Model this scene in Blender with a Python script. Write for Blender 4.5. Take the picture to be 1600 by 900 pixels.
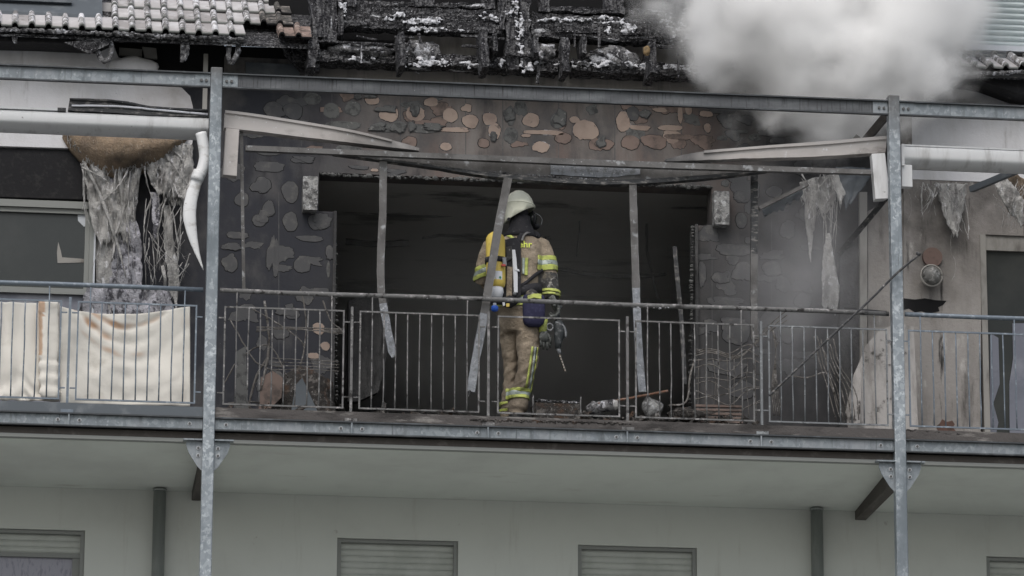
import bpy, bmesh, math, random
from mathutils import Vector, Matrix, noise
from mathutils.bvhtree import BVHTree

# ------------------------------------------------------------------ camera, world, sun
S = bpy.context.scene
for o in list(bpy.data.objects): bpy.data.objects.remove(o)
FPX, TH, PSI, ROLL, DIST, CH, CX = 6774.17, 0.255918, 0.121899, 0.0044215, 33.6057, -7.7052, -4.518
_F = Vector((math.sin(PSI)*math.cos(TH), math.cos(PSI)*math.cos(TH), math.sin(TH)))
_R0 = Vector((math.cos(PSI), -math.sin(PSI), 0)); _U0 = _R0.cross(_F)
_R = _R0*math.cos(ROLL)+_U0*math.sin(ROLL); _U = -_R0*math.sin(ROLL)+_U0*math.cos(ROLL)
_C = Vector((CX, -DIST, CH))
cam_d = bpy.data.cameras.new('camera'); cam = bpy.data.objects.new('camera', cam_d); S.collection.objects.link(cam)
cam_d.sensor_width = 36; cam_d.lens = 36*FPX/1600; cam_d.clip_start = .5; cam_d.clip_end = 3000
m = Matrix(((_R.x, _U.x, -_F.x), (_R.y, _U.y, -_F.y), (_R.z, _U.z, -_F.z))).to_4x4(); m.translation = _C
cam.matrix_world = m; S.camera = cam

SUN_EL, SUN_AZ = math.radians(52), math.radians(200)
w = bpy.data.worlds.new("World"); S.world = w; w.use_nodes = True
nt = w.node_tree; nt.nodes.clear()
sky = nt.nodes.new('ShaderNodeTexSky'); sky.sky_type = 'NISHITA'; sky.sun_disc = False
sky.sun_elevation = SUN_EL; sky.sun_rotation = SUN_AZ; sky.dust_density = 4; sky.air_density = 1.2
hs = nt.nodes.new('ShaderNodeHueSaturation'); hs.inputs['Saturation'].default_value = .50
bg = nt.nodes.new('ShaderNodeBackground'); bg.inputs['Strength'].default_value = .135
ow = nt.nodes.new('ShaderNodeOutputWorld')
nt.links.new(sky.outputs[0], hs.inputs['Color']); nt.links.new(hs.outputs[0], bg.inputs['Color']); nt.links.new(bg.outputs[0], ow.inputs['Surface'])
sd = bpy.data.lights.new('sun', 'SUN'); sd.energy = .8; sd.angle = math.radians(40); sd.color = (1, .98, .95)
so = bpy.data.objects.new('sun', sd); S.collection.objects.link(so)
# from the south, behind the camera's left shoulder, high
sdir = Vector((math.sin(SUN_AZ)*math.cos(SUN_EL), math.cos(SUN_AZ)*math.cos(SUN_EL), math.sin(SUN_EL)))
so.rotation_euler = sdir.to_track_quat('Z', 'Y').to_euler(); so.location = (0, -10, 20)
S.view_settings.view_transform = 'Standard'; S.view_settings.look = 'None'
S.view_settings.exposure = 0.15; S.view_settings.gamma = 1; S.view_settings.use_curve_mapping = False
S.render.engine = 'CYCLES'
S.cycles.use_denoising = True
S.cycles.max_bounces = 32; S.cycles.diffuse_bounces = 6; S.cycles.glossy_bounces = 3; S.cycles.volume_bounces = 28
S.cycles.transparent_max_bounces = 12
S.cycles.volume_step_rate = 1.0; S.cycles.volume_max_steps = 256

def W(px, py, Y):
    d = _F + _R*((px-800)/FPX) - _U*((py-450)/FPX)
    return _C + d*((Y-_C.y)/d.y)
def Zat(px, py, Y): return W(px, py, Y).z
def Xat(px, py, Y): return W(px, py, Y).x
PXM = 0.00513          # metres per photo pixel near the balcony
rnd = random.Random(7)
WALL = 1.60            # bare wall of the upper flat
FACE = 1.44            # face of the intact insulation render
DECK = 0.08

# ------------------------------------------------------------------ object helpers
COL = S.collection
LOC = {}
def tag(o, label=None, cat=None, group=None, kind=None):
    if label: o['label'] = label
    if cat: o['category'] = cat
    if group: o['group'] = group
    if kind: o['kind'] = kind
    return o
def empty(name, loc, label, cat, group=None):
    o = bpy.data.objects.new(name, None); COL.objects.link(o)
    o.empty_display_size = .1; o.location = Vector(loc); LOC[o.name] = Vector(loc)
    return tag(o, label, cat, group)
def link_mesh(name, me, mats, parent, centre):
    for mm in (mats if isinstance(mats, (list, tuple)) else [mats]): me.materials.append(mm)
    o = bpy.data.objects.new(name, me); COL.objects.link(o)
    LOC[o.name] = centre.copy()
    if parent: o.parent = parent; o.location = centre - LOC[parent.name]
    else: o.location = centre
    return o
class MB:
    def __init__(s): s.v = []; s.f = []; s.mi = []; s.cur = 0; s.at = None
    def add(s, vs, fs):
        n = len(s.v); s.v += [Vector(a) for a in vs]
        s.f += [tuple(i+n for i in f) for f in fs]; s.mi += [s.cur]*len(fs); return s
    def box(s, x0, x1, y0, y1, z0, z1):
        if x0 > x1: x0, x1 = x1, x0
        if z0 > z1: z0, z1 = z1, z0
        v = [(x, y, z) for z in (z0, z1) for y in (y0, y1) for x in (x0, x1)]
        return s.add(v, [(0,2,3,1), (4,5,7,6), (0,1,5,4), (1,3,7,5), (3,2,6,7), (2,0,4,6)])
    def bar(s, p0, p1, w, d, up=(0, -1, 0), taper=1):
        """box from p0 to p1; w across, d along 'up'"""
        p0 = Vector(p0); p1 = Vector(p1); a = (p1-p0).normalized(); u = Vector(up)
        c = a.cross(u).normalized(); u = c.cross(a).normalized()
        v = []
        for p, k in ((p0, 1), (p1, taper)):
            for sx, sy in ((-1,-1), (1,-1), (1,1), (-1,1)): v.append(p + c*(sx*w/2*k) + u*(sy*d/2*k))
        return s.add(v, [(3,2,1,0), (4,5,6,7), (0,1,5,4), (1,2,6,5), (2,3,7,6), (3,0,4,7)])
    def tube(s, pts, r, n=8, caps=True):
        pts = [Vector(p) for p in pts]; k = len(pts)
        rs = r if isinstance(r, (list, tuple)) else [r]*k
        v = []; ref = None
        for i, p in enumerate(pts):
            t = (pts[min(i+1, k-1)]-pts[max(i-1, 0)]).normalized()
            if ref is None:
                ref = Vector((0, 1, 0)) if abs(t.y) < .9 else Vector((1, 0, 0))
            u = t.cross(ref).normalized(); ref = u.cross(t).normalized()
            for j in range(n):
                a = 2*math.pi*j/n
                v.append(p + (u*math.cos(a) + ref*math.sin(a))*rs[i])
        f = [(i*n+j, i*n+(j+1) % n, (i+1)*n+(j+1) % n, (i+1)*n+j) for i in range(k-1) for j in range(n)]
        if caps: f += [tuple(range(n-1, -1, -1)), tuple((k-1)*n+j for j in range(n))]
        return s.add(v, f)
    def loft(s, rings, n=16, p=2.0, caps=True):
        """rings: (centre, u vector, v vector)"""
        v = []
        for c, u, w_ in rings:
            for j in range(n):
                a = 2*math.pi*j/n; ca, sa = math.cos(a), math.sin(a)
                ca = math.copysign(abs(ca)**(2/p), ca); sa = math.copysign(abs(sa)**(2/p), sa)
                v.append(Vector(c) + Vector(u)*ca + Vector(w_)*sa)
        k = len(rings)
        f = [(i*n+j, i*n+(j+1) % n, (i+1)*n+(j+1) % n, (i+1)*n+j) for i in range(k-1) for j in range(n)]
        if caps: f += [tuple(range(n-1, -1, -1)), tuple((k-1)*n+j for j in range(n))]
        return s.add(v, f)
    def prism(s, outline, Y, t):
        """outline: photo pixels of the front face at depth Y; thickness t going back"""
        fr = [W(x, y, Y) for x, y in outline]; n = len(fr)
        bk = [p + Vector((0, t, 0)) for p in fr]
        return s.add(fr+bk, [tuple(range(n-1, -1, -1)), tuple(n+i for i in range(n))] + [(i, (i+1) % n, n+(i+1) % n, n+i) for i in range(n)])
    def ellipsoid(s, c, r, nu=14, nv=9):
        c = Vector(c); v = [c+Vector((0,0,r[2]))]; f = []
        for i in range(1, nv):
            a = math.pi*i/nv
            for j in range(nu):
                b = 2*math.pi*j/nu
                v.append(c+Vector((r[0]*math.sin(a)*math.cos(b), r[1]*math.sin(a)*math.sin(b), r[2]*math.cos(a))))
        v.append(c-Vector((0,0,r[2]))); L = len(v)-1
        for j in range(nu):
            f.append((0, 1+j, 1+(j+1) % nu)); f.append((L, L-nu+(j+1) % nu, L-nu+j))
            for i in range(nv-2):
                a = 1+i*nu; f.append((a+j, a+nu+j, a+nu+(j+1) % nu, a+(j+1) % nu))
        return s.add(v, f)
    def jitter(s, amp, scale=6, seed=0, fn=None):
        off = Vector((seed*3.1, seed*1.7, 0))
        for i, p in enumerate(s.v):
            d = noise.noise_vector((p+off)*scale) + .5*noise.noise_vector((p+off)*scale*2.7)
            s.v[i] = p + d*amp
        return s
    def build(s, name, mats, parent=None, smooth=False, sub=0, fixn=True, bevel=0):
        me = bpy.data.meshes.new(name)
        xs = [p.x for p in s.v]; ys = [p.y for p in s.v]; zs = [p.z for p in s.v]
        c = Vector(((min(xs)+max(xs))/2, (min(ys)+max(ys))/2, (min(zs)+max(zs))/2))
        me.from_pydata([p-c for p in s.v], [], s.f)
        for poly, mi in zip(me.polygons, s.mi): poly.material_index = mi; poly.use_smooth = smooth
        if fixn:
            bm = bmesh.new(); bm.from_mesh(me); bmesh.ops.recalc_face_normals(bm, faces=bm.faces); bm.to_mesh(me); bm.free()
        o = link_mesh(name, me, mats, parent, c)
        if bevel:
            b = o.modifiers.new('b', 'BEVEL'); b.width = bevel; b.segments = 2; b.limit_method = 'ANGLE'
        if sub:
            q = o.modifiers.new('s', 'SUBSURF'); q.levels = q.render_levels = sub
        return o
def dup(o, loc, parent=None, label=None):
    c = o.copy(); COL.objects.link(c)
    if parent is None: c.location = loc; LOC[c.name] = Vector(loc)
    else: c.parent = parent; c.location = Vector(loc)-LOC[parent.name]; LOC[c.name] = Vector(loc)
    if label: c['label'] = label
    return c
def curve_pts(pts, n):
    """Catmull-Rom through 2-D/3-D points"""
    P = [Vector(p) for p in pts]; P = [P[0]*2-P[1]]+P+[P[-1]*2-P[-2]]; out = []
    segs = len(P)-3
    for i in range(n+1):
        t = i/n*segs; k = min(int(t), segs-1); t -= k
        a, b, c, d = P[k:k+4]
        out.append(.5*((2*b)+(c-a)*t+(2*a-5*b+4*c-d)*t*t+(3*b-a-3*c+d)*t**3))
    return out
def px_curve(pts, Y, n):
    """pts (px, py) or (px, py, dY)"""
    return [W(p.x, p.y, Y+p.z) for p in curve_pts([tuple(p)+(0,)*(3-len(p)) for p in pts], n)]
def nz(x, y, z=0): return noise.noise(Vector((x, y, z)))

# ------------------------------------------------------------------ materials
def mat(name, base, rough=.8, metal=0, layers=(), bump=None, spec=.4, obj=False, trans=0, coat=0):
    """layers: (colour, scale, lo, hi, stretch(x,y,z), kind, mask) mixed one above the other"""
    M = bpy.data.materials.new(name); M.use_nodes = True; N = M.node_tree.nodes; L = M.node_tree.links
    b = N['Principled BSDF']; b.inputs['Roughness'].default_value = rough; b.inputs['Metallic'].default_value = metal
    b.inputs['Specular IOR Level'].default_value = spec; b.inputs['Coat Weight'].default_value = coat
    if obj: src = N.new('ShaderNodeTexCoord').outputs['Object']
    else: src = N.new('ShaderNodeNewGeometry').outputs['Position']
    col = N.new('ShaderNodeRGB').outputs[0]; col.default_value = (*base, 1)
    for i, ly in enumerate(layers):
        c2, sc, lo, hi = ly[:4]; st = ly[4] if len(ly) > 4 else (1, 1, 1); kind = ly[5] if len(ly) > 5 else 'noise'
        mask = ly[6] if len(ly) > 6 else None
        mp = N.new('ShaderNodeMapping'); mp.inputs['Scale'].default_value = st; mp.inputs['Location'].default_value = (i*3.7, i*1.3, i*2.1)
        L.new(src, mp.inputs[0])
        if kind == 'noise':
            t = N.new('ShaderNodeTexNoise'); t.inputs['Scale'].default_value = sc; t.inputs['Detail'].default_value = 6; t.inputs['Roughness'].default_value = .62
            out = t.outputs['Fac']
        elif kind == 'voronoi':
            t = N.new('ShaderNodeTexVoronoi'); t.inputs['Scale'].default_value = sc; out = t.outputs['Color']
            sp = N.new('ShaderNodeSeparateColor'); L.new(out, sp.inputs[0]); out = sp.outputs[0]
        elif kind == 'edge':
            t = N.new('ShaderNodeTexVoronoi'); t.feature = 'DISTANCE_TO_EDGE'; t.inputs['Scale'].default_value = sc; out = t.outputs['Distance']
        elif kind == 'attr':
            t = N.new('ShaderNodeAttribute'); t.attribute_name = sc; out = t.outputs['Fac']
        if kind not in ('attr',): L.new(mp.outputs[0], t.inputs['Vector'])
        r = N.new('ShaderNodeMapRange'); r.inputs['From Min'].default_value = lo; r.inputs['From Max'].default_value = hi
        r.interpolation_type = 'SMOOTHSTEP' if lo < hi else 'LINEAR'
        L.new(out, r.inputs['Value']); f = r.outputs[0]
        if mask:      # (axis, a, b): 0 at a, 1 at b in world metres, wobbled by noise
            sx = N.new('ShaderNodeSeparateXYZ'); L.new(N.new('ShaderNodeNewGeometry').outputs['Position'], sx.inputs[0])
            tn = N.new('ShaderNodeTexNoise'); tn.inputs['Scale'].default_value = 1.7; tn.inputs['Detail'].default_value = 4
            L.new(src, tn.inputs['Vector'])
            ad = N.new('ShaderNodeMath'); ad.operation = 'MULTIPLY_ADD'; ad.inputs[1].default_value = 1.0
            L.new(tn.outputs['Fac'], ad.inputs[0]); L.new(sx.outputs['XYZ'.index(mask[0])], ad.inputs[2])
            mr = N.new('ShaderNodeMapRange'); mr.inputs['From Min'].default_value = mask[1]+.5; mr.inputs['From Max'].default_value = mask[2]+.5
            L.new(ad.outputs[0], mr.inputs['Value'])
            mu = N.new('ShaderNodeMath'); mu.operation = 'MULTIPLY'; L.new(f, mu.inputs[0]); L.new(mr.outputs[0], mu.inputs[1]); f = mu.outputs[0]
            if len(mask) > 3:
                mr2 = N.new('ShaderNodeMapRange'); mr2.inputs['From Min'].default_value = mask[3]+.5; mr2.inputs['From Max'].default_value = mask[4]+.5
                L.new(ad.outputs[0], mr2.inputs['Value'])
                mu = N.new('ShaderNodeMath'); mu.operation = 'MULTIPLY'; L.new(f, mu.inputs[0]); L.new(mr2.outputs[0], mu.inputs[1]); f = mu.outputs[0]
        mx = N.new('ShaderNodeMix'); mx.data_type = 'RGBA'
        L.new(f, mx.inputs['Factor']); L.new(col, mx.inputs['A']); mx.inputs['B'].default_value = (*c2, 1); col = mx.outputs['Result']
    L.new(col, b.inputs['Base Color'])
    if bump:
        prev = None
        for kind, sc, stg, dist in bump:
            if kind == 'noise': t = N.new('ShaderNodeTexNoise'); t.inputs['Detail'].default_value = 8; out = t.outputs['Fac']; t.inputs['Roughness'].default_value = .65
            else: t = N.new('ShaderNodeTexVoronoi'); t.feature = 'DISTANCE_TO_EDGE'; out = t.outputs['Distance']
            t.inputs['Scale'].default_value = sc; L.new(src, t.inputs['Vector'])
            bp = N.new('ShaderNodeBump'); bp.inputs['Strength'].default_value = stg; bp.inputs['Distance'].default_value = dist
            L.new(out, bp.inputs['Height'])
            if prev: L.new(prev, bp.inputs['Normal'])
            prev = bp.outputs[0]
        L.new(prev, b.inputs['Normal'])
    return M
def g(v, t=(1, 1, 1)): return (v*t[0], v*t[1], v*t[2])
M = {}
M['galv'] = mat('galvanised_steel', (.185, .21, .23), .5, .3, [((.25, .28, .30), 30, .3, .9, (1,1,1), 'voronoi'), ((.36, .39, .41), 34, .56, .70, (1,1,.6)), ((.10,.115,.125), 7, .50, .75, (2,1,.3)), ((.27,.29,.31), 2.5, .45, .7), ((.09,.10,.11), 12, .58, .74, (3,1,.12))], [('noise', 60, .25, .003)])
M['galv_post'] = mat('spangled_galvanised_steel', (.235, .265, .29), .5, .3, [((.32, .355, .385), 28, .3, .9, (1,1,1), 'voronoi'), ((.48, .52, .55), 30, .52, .62, (1,1,.8)), ((.15,.175,.195), 2.2, .46, .68, (1,1,.5)), ((.12,.135,.15), 30, .60, .72, (2,2,.1)), ((.10,.10,.10), 2.5, .3, .6, (1,1,1), 'noise', ('Z', 2.3, 2.9))], [('noise', 50, .3, .003)])
M['galv_soot'] = mat('sooty_galvanised_steel', (.085, .09, .098), .6, .2, [((.16, .17, .18), 4, .40, .7, (.5,1,1.5)), ((.028, .028, .030), 14, .5, .72, (4,1,.3)), ((.45, .46, .47), 60, .68, .76)], [('noise', 60, .4, .003)])
M['flange'] = mat('dark_flange_steel', (.05, .055, .06), .45, .2, [((.5,.5,.5), 60, .68, .74), ((.10,.11,.12), 6, .5, .7)])  # tone of the wet top flange, given to the bottom one too
M['rail_steel'] = mat('railing_steel', (.17, .18, .19), .6, .3, [((.30, .32, .33), 30, .5, .7), ((.04, .04, .04), 22, .58, .7)], [('noise', 90, .4, .003)])
M['rail_soot'] = mat('burnt_railing_steel', (.15, .15, .15), .7, .15, [((.34, .33, .33), 24, .52, .68), ((.03, .028, .028), 17, .52, .66)], [('noise', 90, .6, .004)])
M['rail_blue'] = mat('clean_railing_steel', (.15, .18, .215), .5, .3, [((.30, .34, .38), 20, .5, .72)], [('noise', 80, .3, .003)])
M['white_render'] = mat('white_render', (.68, .68, .70), .9, 0, [((.55, .545, .54), 2, .42, .8, (2,1,.6)), ((.26, .24, .23), 2.2, .58, .80, (3,1,.4)), ((.20,.16,.13), 1.6, .3, .8, (1,1,1), 'noise', ('X', -3.5, -2.8, 2.8, 2.7)), ((.26,.25,.245), 1.5, .3, .75, (1,1,.8), 'noise', ('Z', 3.0, 3.6)), ((.06,.06,.06), 40, .70, .75)], [('noise', 40, .3, .01)])
M['beige_render'] = mat('sooty_beige_render', (.345, .325, .308), .9, 0, [((.22, .205, .19), 1.6, .38, .72, (1.5,1,.7)), ((.07, .065, .06), 2.2, .55, .76, (2.5,1,.5)), ((.045, .042, .04), 5, .60, .72, (2.4,1,.35)), ((.06, .055, .052), 1.4, .3, .75, (1,1,1), 'noise', ('Z', 1.6, 2.3)), ((.50, .48, .46), 5, .58, .74, (1.4,1,.6)), ((.05,.045,.04), 34, .68, .74)], [('noise', 30, .6, .014)])
M['smoky_wall'] = mat('smoke_blackened_wall', (.052, .052, .054), .9, 0, [((.10, .10, .10), 3, .4, .7, (2,1,.5)), ((.02, .02, .021), 4, .5, .75, (3,1,.6)), ((.2,.19,.18), 26, .66, .74)], [('noise', 25, .7, .02)])
M['bare_wall'] = mat('soot_stained_bare_wall', (.052, .052, .054), .88, 0, [
    ((.155, .135, .125), 1.3, .2, .5, (1,1,1), 'noise', ('Z', 2.05, 2.40)),
    ((.20, .185, .175), 3, .42, .76, (1.6,1,.4), 'noise', ('Z', 2.4, 2.62, 99, 98)),
    ((.15, .112, .10), 1.6, .50, .70, (1.8,1,.5), 'noise', ('Z', 2.05, 2.3)),
    ((.034, .036, .045), 1.3, .15, .45, (1,1,1), 'noise', ('X', -1.2, -2.0)),
    ((.055, .055, .058), 1.5, .2, .5, (1,1,1), 'noise', ('X', 1.3, 2.0)),
    ((.085, .083, .085), 2.4, .45, .7, (1.2,1,.8)),
    ((.026, .026, .030), 2.4, .56, .76, (1.8,1,.5)),
    ((.26, .25, .24), 40, .70, .76)], [('noise', 22, .4, .008)])
M['ring_beam'] = mat('grey_brown_concrete', (.25, .235, .22), .9, 0, [((.12, .115, .11), 3, .45, .7, (3,1,.3)), ((.32,.30,.28), 5, .55, .75, (3,1,.4)), ((.035,.037,.043), 1, .2, .5, (1,1,1), 'noise', ('X', -1.5, -2.2))], [('noise', 30, .5, .01)])
M['dab_dark'] = mat('sooty_adhesive', (.085, .086, .09), .9, 0, [((.13, .128, .125), 12, .48, .7)], [('noise', 60, .5, .004)])
M['dab_grey'] = mat('grey_adhesive', (.125, .127, .125), .9, 0, [((.065, .066, .066), 16, .46, .66), ((.24,.24,.23), 30, .6, .72)], [('noise', 60, .6, .006)])
M['dab_tan'] = mat('tan_adhesive', (.36, .285, .24), .9, 0, [((.26, .20, .17), 5, .4, .7), ((.13,.11,.10), 14, .60, .74)], [('noise', 50, .2, .002)])
M['dab_brown'] = mat('reddish_adhesive', (.205, .155, .135), .9, 0, [((.09, .075, .068), 7, .45, .68)], [('noise', 50, .4, .004)])
M['soot'] = mat('thick_soot', (.016, .016, .018), .95, 0, [((.03,.03,.03), 20, .5, .7)], [('noise', 40, .5, .01)])
M['void'] = mat('unlit_hollow', (.008, .008, .009), 1)  # near-black colour standing in for the shade of unlit hollows
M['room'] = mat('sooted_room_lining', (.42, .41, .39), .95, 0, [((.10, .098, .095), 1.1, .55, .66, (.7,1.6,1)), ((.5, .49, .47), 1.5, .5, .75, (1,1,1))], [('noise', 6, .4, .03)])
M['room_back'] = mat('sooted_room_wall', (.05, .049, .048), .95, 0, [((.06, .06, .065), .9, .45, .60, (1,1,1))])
M['char'] = mat('charred_timber', (.022, .022, .025), .85, 0, [((.12, .12, .125), 34, .46, .60, (.25,1,1.3)), ((.20,.20,.21), 60, .55, .68), ((.012, .012, .014), 40, .42, .25, (1.6,1,.8), 'voronoi'), ((.60, .61, .64), 7, .60, .68, (.4,1,2.0)), ((.50,.50,.53), 60, .62, .68)], [('vor', 34, 1, .02), ('noise', 60, .8, .01)])
M['char_v'] = mat('charred_upright_timber', (.020, .020, .024), .85, 0, [((.12, .12, .125), 36, .46, .60, (1.3,1,.25)), ((.20,.20,.21), 60, .56, .68), ((.55, .56, .60), 8, .62, .70, (2,1,.3)), ((.45,.45,.48), 60, .63, .69)], [('vor', 30, 1, .02), ('noise', 60, .8, .01)])
M['ash'] = mat('ash_and_foam', (.20, .20, .205), .95, 0, [((.045, .045, .05), 20, .46, .58), ((.62, .63, .67), 13, .53, .62), ((.7,.71,.75), 50, .60, .68)], [('noise', 40, 1, .03)])
M['crust'] = mat('patchy_foam_crust', (.62, .63, .67), .85, 0, [((.12, .12, .125), 30, .50, .58), ((.80,.81,.85), 20, .6, .7)], [('noise', 60, .8, .01)])
M['foam'] = mat('white_foam', (.72, .73, .78), .8, 0, [((.25, .25, .27), 20, .56, .7)], [('noise', 40, .8, .01)])
M['tile'] = mat('ash_dusted_roof_tile', (.14, .135, .135), .7, 0, [((.34, .33, .33), 8, .42, .62), ((.66, .66, .69), 22, .50, .58), ((.05,.05,.05), 30, .62, .7)], [('noise', 60, .5, .005)])
M['tile_pan'] = mat('pale_roof_tile_pan', (.42, .405, .41), .55, 0, [((.55, .54, .55), 4, .4, .7), ((.14, .13, .13), 26, .64, .74)], [('noise', 60, .2, .003)])
M['tile_red'] = mat('scorched_red_tile', (.25, .185, .16), .8, 0, [((.10,.08,.07), 9, .45, .65), ((.5,.42,.38), 13, .55, .7)], [('noise', 50, .5, .008)])
M['tile_burnt'] = mat('burnt_roof_tile', (.10, .095, .09), .9, 0, [((.33,.30,.28), 14, .5, .65), ((.02,.02,.02), 12, .5, .65)], [('noise', 40, 1, .02)])
M['flash'] = mat('grey_sheet_flashing', (.10, .115, .13), .6, .2, [((.16,.175,.19), 5, .5, .7)])
M['pale_metal'] = mat('pale_window_trim', (.55, .58, .62), .6, .1)
M['white_al'] = mat('white_powder_coat', (.66, .67, .68), .45, 0, [((.44,.44,.44), 3, .5, .75, (3,1,.6)), ((.2,.19,.18), 26, .66, .74)], [('noise', 30, .1, .003)])
M['white_al_soot'] = mat('scorched_white_powder_coat', (.50, .475, .46), .5, .05, [((.40, .37, .35), 1.6, .40, .7, (1,1,1)), ((.16, .145, .135), 2.2, .56, .76, (1,1,2)), ((.66,.66,.68), 26, .62, .7), ((.06,.06,.062), 1.4, .2, .5, (1,1,1), 'noise', ('X', -1.9, -1.1, 1.5, .9))], [('noise', 30, .2, .003)])
M['dark_al'] = mat('burnt_dark_profile', (.05, .052, .055), .6, .2, [((.22,.21,.2), 12, .5, .66, (1,1,3)), ((.5,.5,.5), 34, .66, .73), ((.02,.02,.02), 9, .55, .7)], [('noise', 40, .6, .006)])
M['strip'] = mat('burnt_aluminium_strip', (.135, .132, .13), .55, .25, [((.075, .072, .07), 3, .42, .66, (1.3,1,1)), ((.30, .31, .32), 12, .57, .70, (1,1,1)), ((.5,.5,.51), 60, .66, .72), ((.03,.03,.03), 40, .64, .7)], [('noise', 45, .5, .004)])
M['strip_pale'] = mat('bared_aluminium_strip', (.25, .265, .29), .5, .35, [((.17, .18, .19), 22, .48, .62), ((.6,.62,.65), 40, .6, .7)], [('noise', 60, .8, .006)])
M['ceil'] = mat('painted_soffit', (.62, .65, .61), .9, 0, [((.54,.56,.53), 1, .4, .7), ((.50,.505,.47), 2.5, .6, .75, (.6,2,1))], [('noise', 8, .05, .004)])
M['plain_wall'] = mat('painted_facade', (.60, .62, .585), .9, 0, [((.53,.545,.515), .9, .4, .7), ((.50,.505,.47), 3, .58, .78, (3,1,.25)), ((.45,.45,.42), 9, .68, .76)], [('noise', 120, .12, .003)])
M['shutter'] = mat('grey_green_shutter', (.50, .52, .49), .6, .1, [((.42,.44,.41), 4, .4, .7)])
M['shutter_w'] = mat('pale_roller_shutter', (.50, .56, .57), .6, .1)
M['frame_g'] = mat('grey_window_frame', (.24, .25, .24), .5, .1)
M['frame_w'] = mat('sooty_pale_frame', (.30, .29, .27), .6, 0, [((.12,.11,.10), 4, .45, .7, (1,1,.4))])
M['glass'] = mat('dark_window_glass', (.018, .022, .020), .08, 0, [((.034,.037,.034), 1.2, .4, .7)], spec=.5)
M['glass_soot'] = mat('sooted_window_glass', (.022, .026, .024), .35, 0, [((.04,.042,.038), 2, .4, .7)], spec=.35)
M['glass_lilac'] = mat('lilac_reflection_glass', (.30, .30, .36), .3, 0, [((.20,.20,.25), 40, .5, .65, (1,1,.3))], spec=.5)  # lilac tone paints in what the lower pane reflects
M['film'] = mat('lilac_grey_panel', (.18, .19, .23), .5, 0, [((.12,.13,.16), 2, .45, .7), ((.26,.27,.31), 3, .5, .7)])
M['pipe_g'] = mat('grey_green_downpipe', (.24, .26, .25), .5, .2, [((.30,.315,.305), 6, .45, .7, (2,1,.4))])
M['pvc'] = mat('white_pvc', (.70, .71, .72), .4, 0, [((.40,.39,.37), 8, .5, .75, (1,1,2)), ((.25,.23,.2), 20, .62, .74)])
M['wood_dk'] = mat('weathered_steel_joist', (.07, .062, .056), .8, 0, [((.12,.11,.10), 8, .5, .7, (1,.2,1))], [('noise', 40, .4, .006)])
M['deck'] = mat('scorched_deck_edge', (.088, .081, .079), .9, 0, [((.04, .037, .036), 4, .46, .66, (.5,1,2)), ((.21,.20,.19), 10, .54, .7, (.4,1,2))], [('noise', 40, .7, .01)])
M['wool'] = mat('brown_mineral_wool', (.30, .225, .155), 1, 0, [((.20, .15, .11), 6, .4, .7, (1.5,1,.8)), ((.38,.32,.26), 40, .55, .7, (2,1,.5)), ((.10,.08,.06), 2.4, .5, .75), ((.05,.045,.04), 2.2, .45, .7)], [('noise', 55, 1, .02)])
M['drip'] = mat('melted_grey_fibre', (.44, .435, .425), .5, 0, [((.22, .215, .21), 9, .42, .66, (1.5,1,.5)), ((.72, .72, .74), 16, .56, .68, (1.5,1,.6)), ((.07,.065,.06), 7, .62, .74)], [('noise', 40, 1, .02)])
M['drip_lilac'] = mat('lilac_grey_foam_residue', (.44, .44, .48), .9, 0, [((.10, .10, .115), 13, .46, .60, (1.5,1,.8)), ((.66,.65,.72), 16, .54, .66)], [('noise', 45, 1, .03)])
M['cloth'] = mat('cream_canvas', (.74, .715, .66), .9, 0, [((.50, .33, .22), 'stain', .25, 1.2, (1,1,1), 'attr'), ((.54,.51,.455), 4, .52, .78, (1,1,1))], [('noise', 200, .2, .002), ('noise', 7, .4, .02)])
M['debris'] = mat('burnt_debris', (.04, .037, .035), .95, 0, [((.16,.15,.14), 20, .5, .66), ((.35,.34,.33), 34, .6, .7), ((.10,.06,.04), 6, .5, .7)], [('noise', 30, 1, .03)])
M['rust'] = mat('rusty_tube', (.22, .12, .08), .8, .2, [((.38,.30,.26), 18, .5, .66), ((.05,.04,.035), 12, .5, .7)], [('noise', 50, .6, .006)])
M['wire'] = mat('ash_coated_wire', (.15, .14, .13), .9, 0, [((.32,.31,.30), 30, .5, .66), ((.05,.045,.04), 18, .5, .66)], [('noise', 80, .8, .004)])
M['wire_dk'] = mat('black_cable', (.03, .03, .032), .8, 0, [((.15,.15,.15), 30, .56, .7)])
M['board'] = mat('pale_fire_scarred_board', (.47, .45, .435), .9, 0, [((.28,.265,.25), 5, .45, .68, (2,1,.5)), ((.07,.065,.06), 8, .58, .72)], [('noise', 40, .6, .01)])
M['board_grey'] = mat('grey_brown_board', (.27, .26, .24), .9, 0, [((.16,.15,.14), 3, .45, .7, (2,1,.5))])
M['foil'] = mat('crumpled_ash_box', (.38, .38, .375), .5, .2, [((.14, .14, .14), 20, .46, .6), ((.66,.67,.68), 22, .54, .66)], [('noise', 28, 1, .03)])
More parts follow.
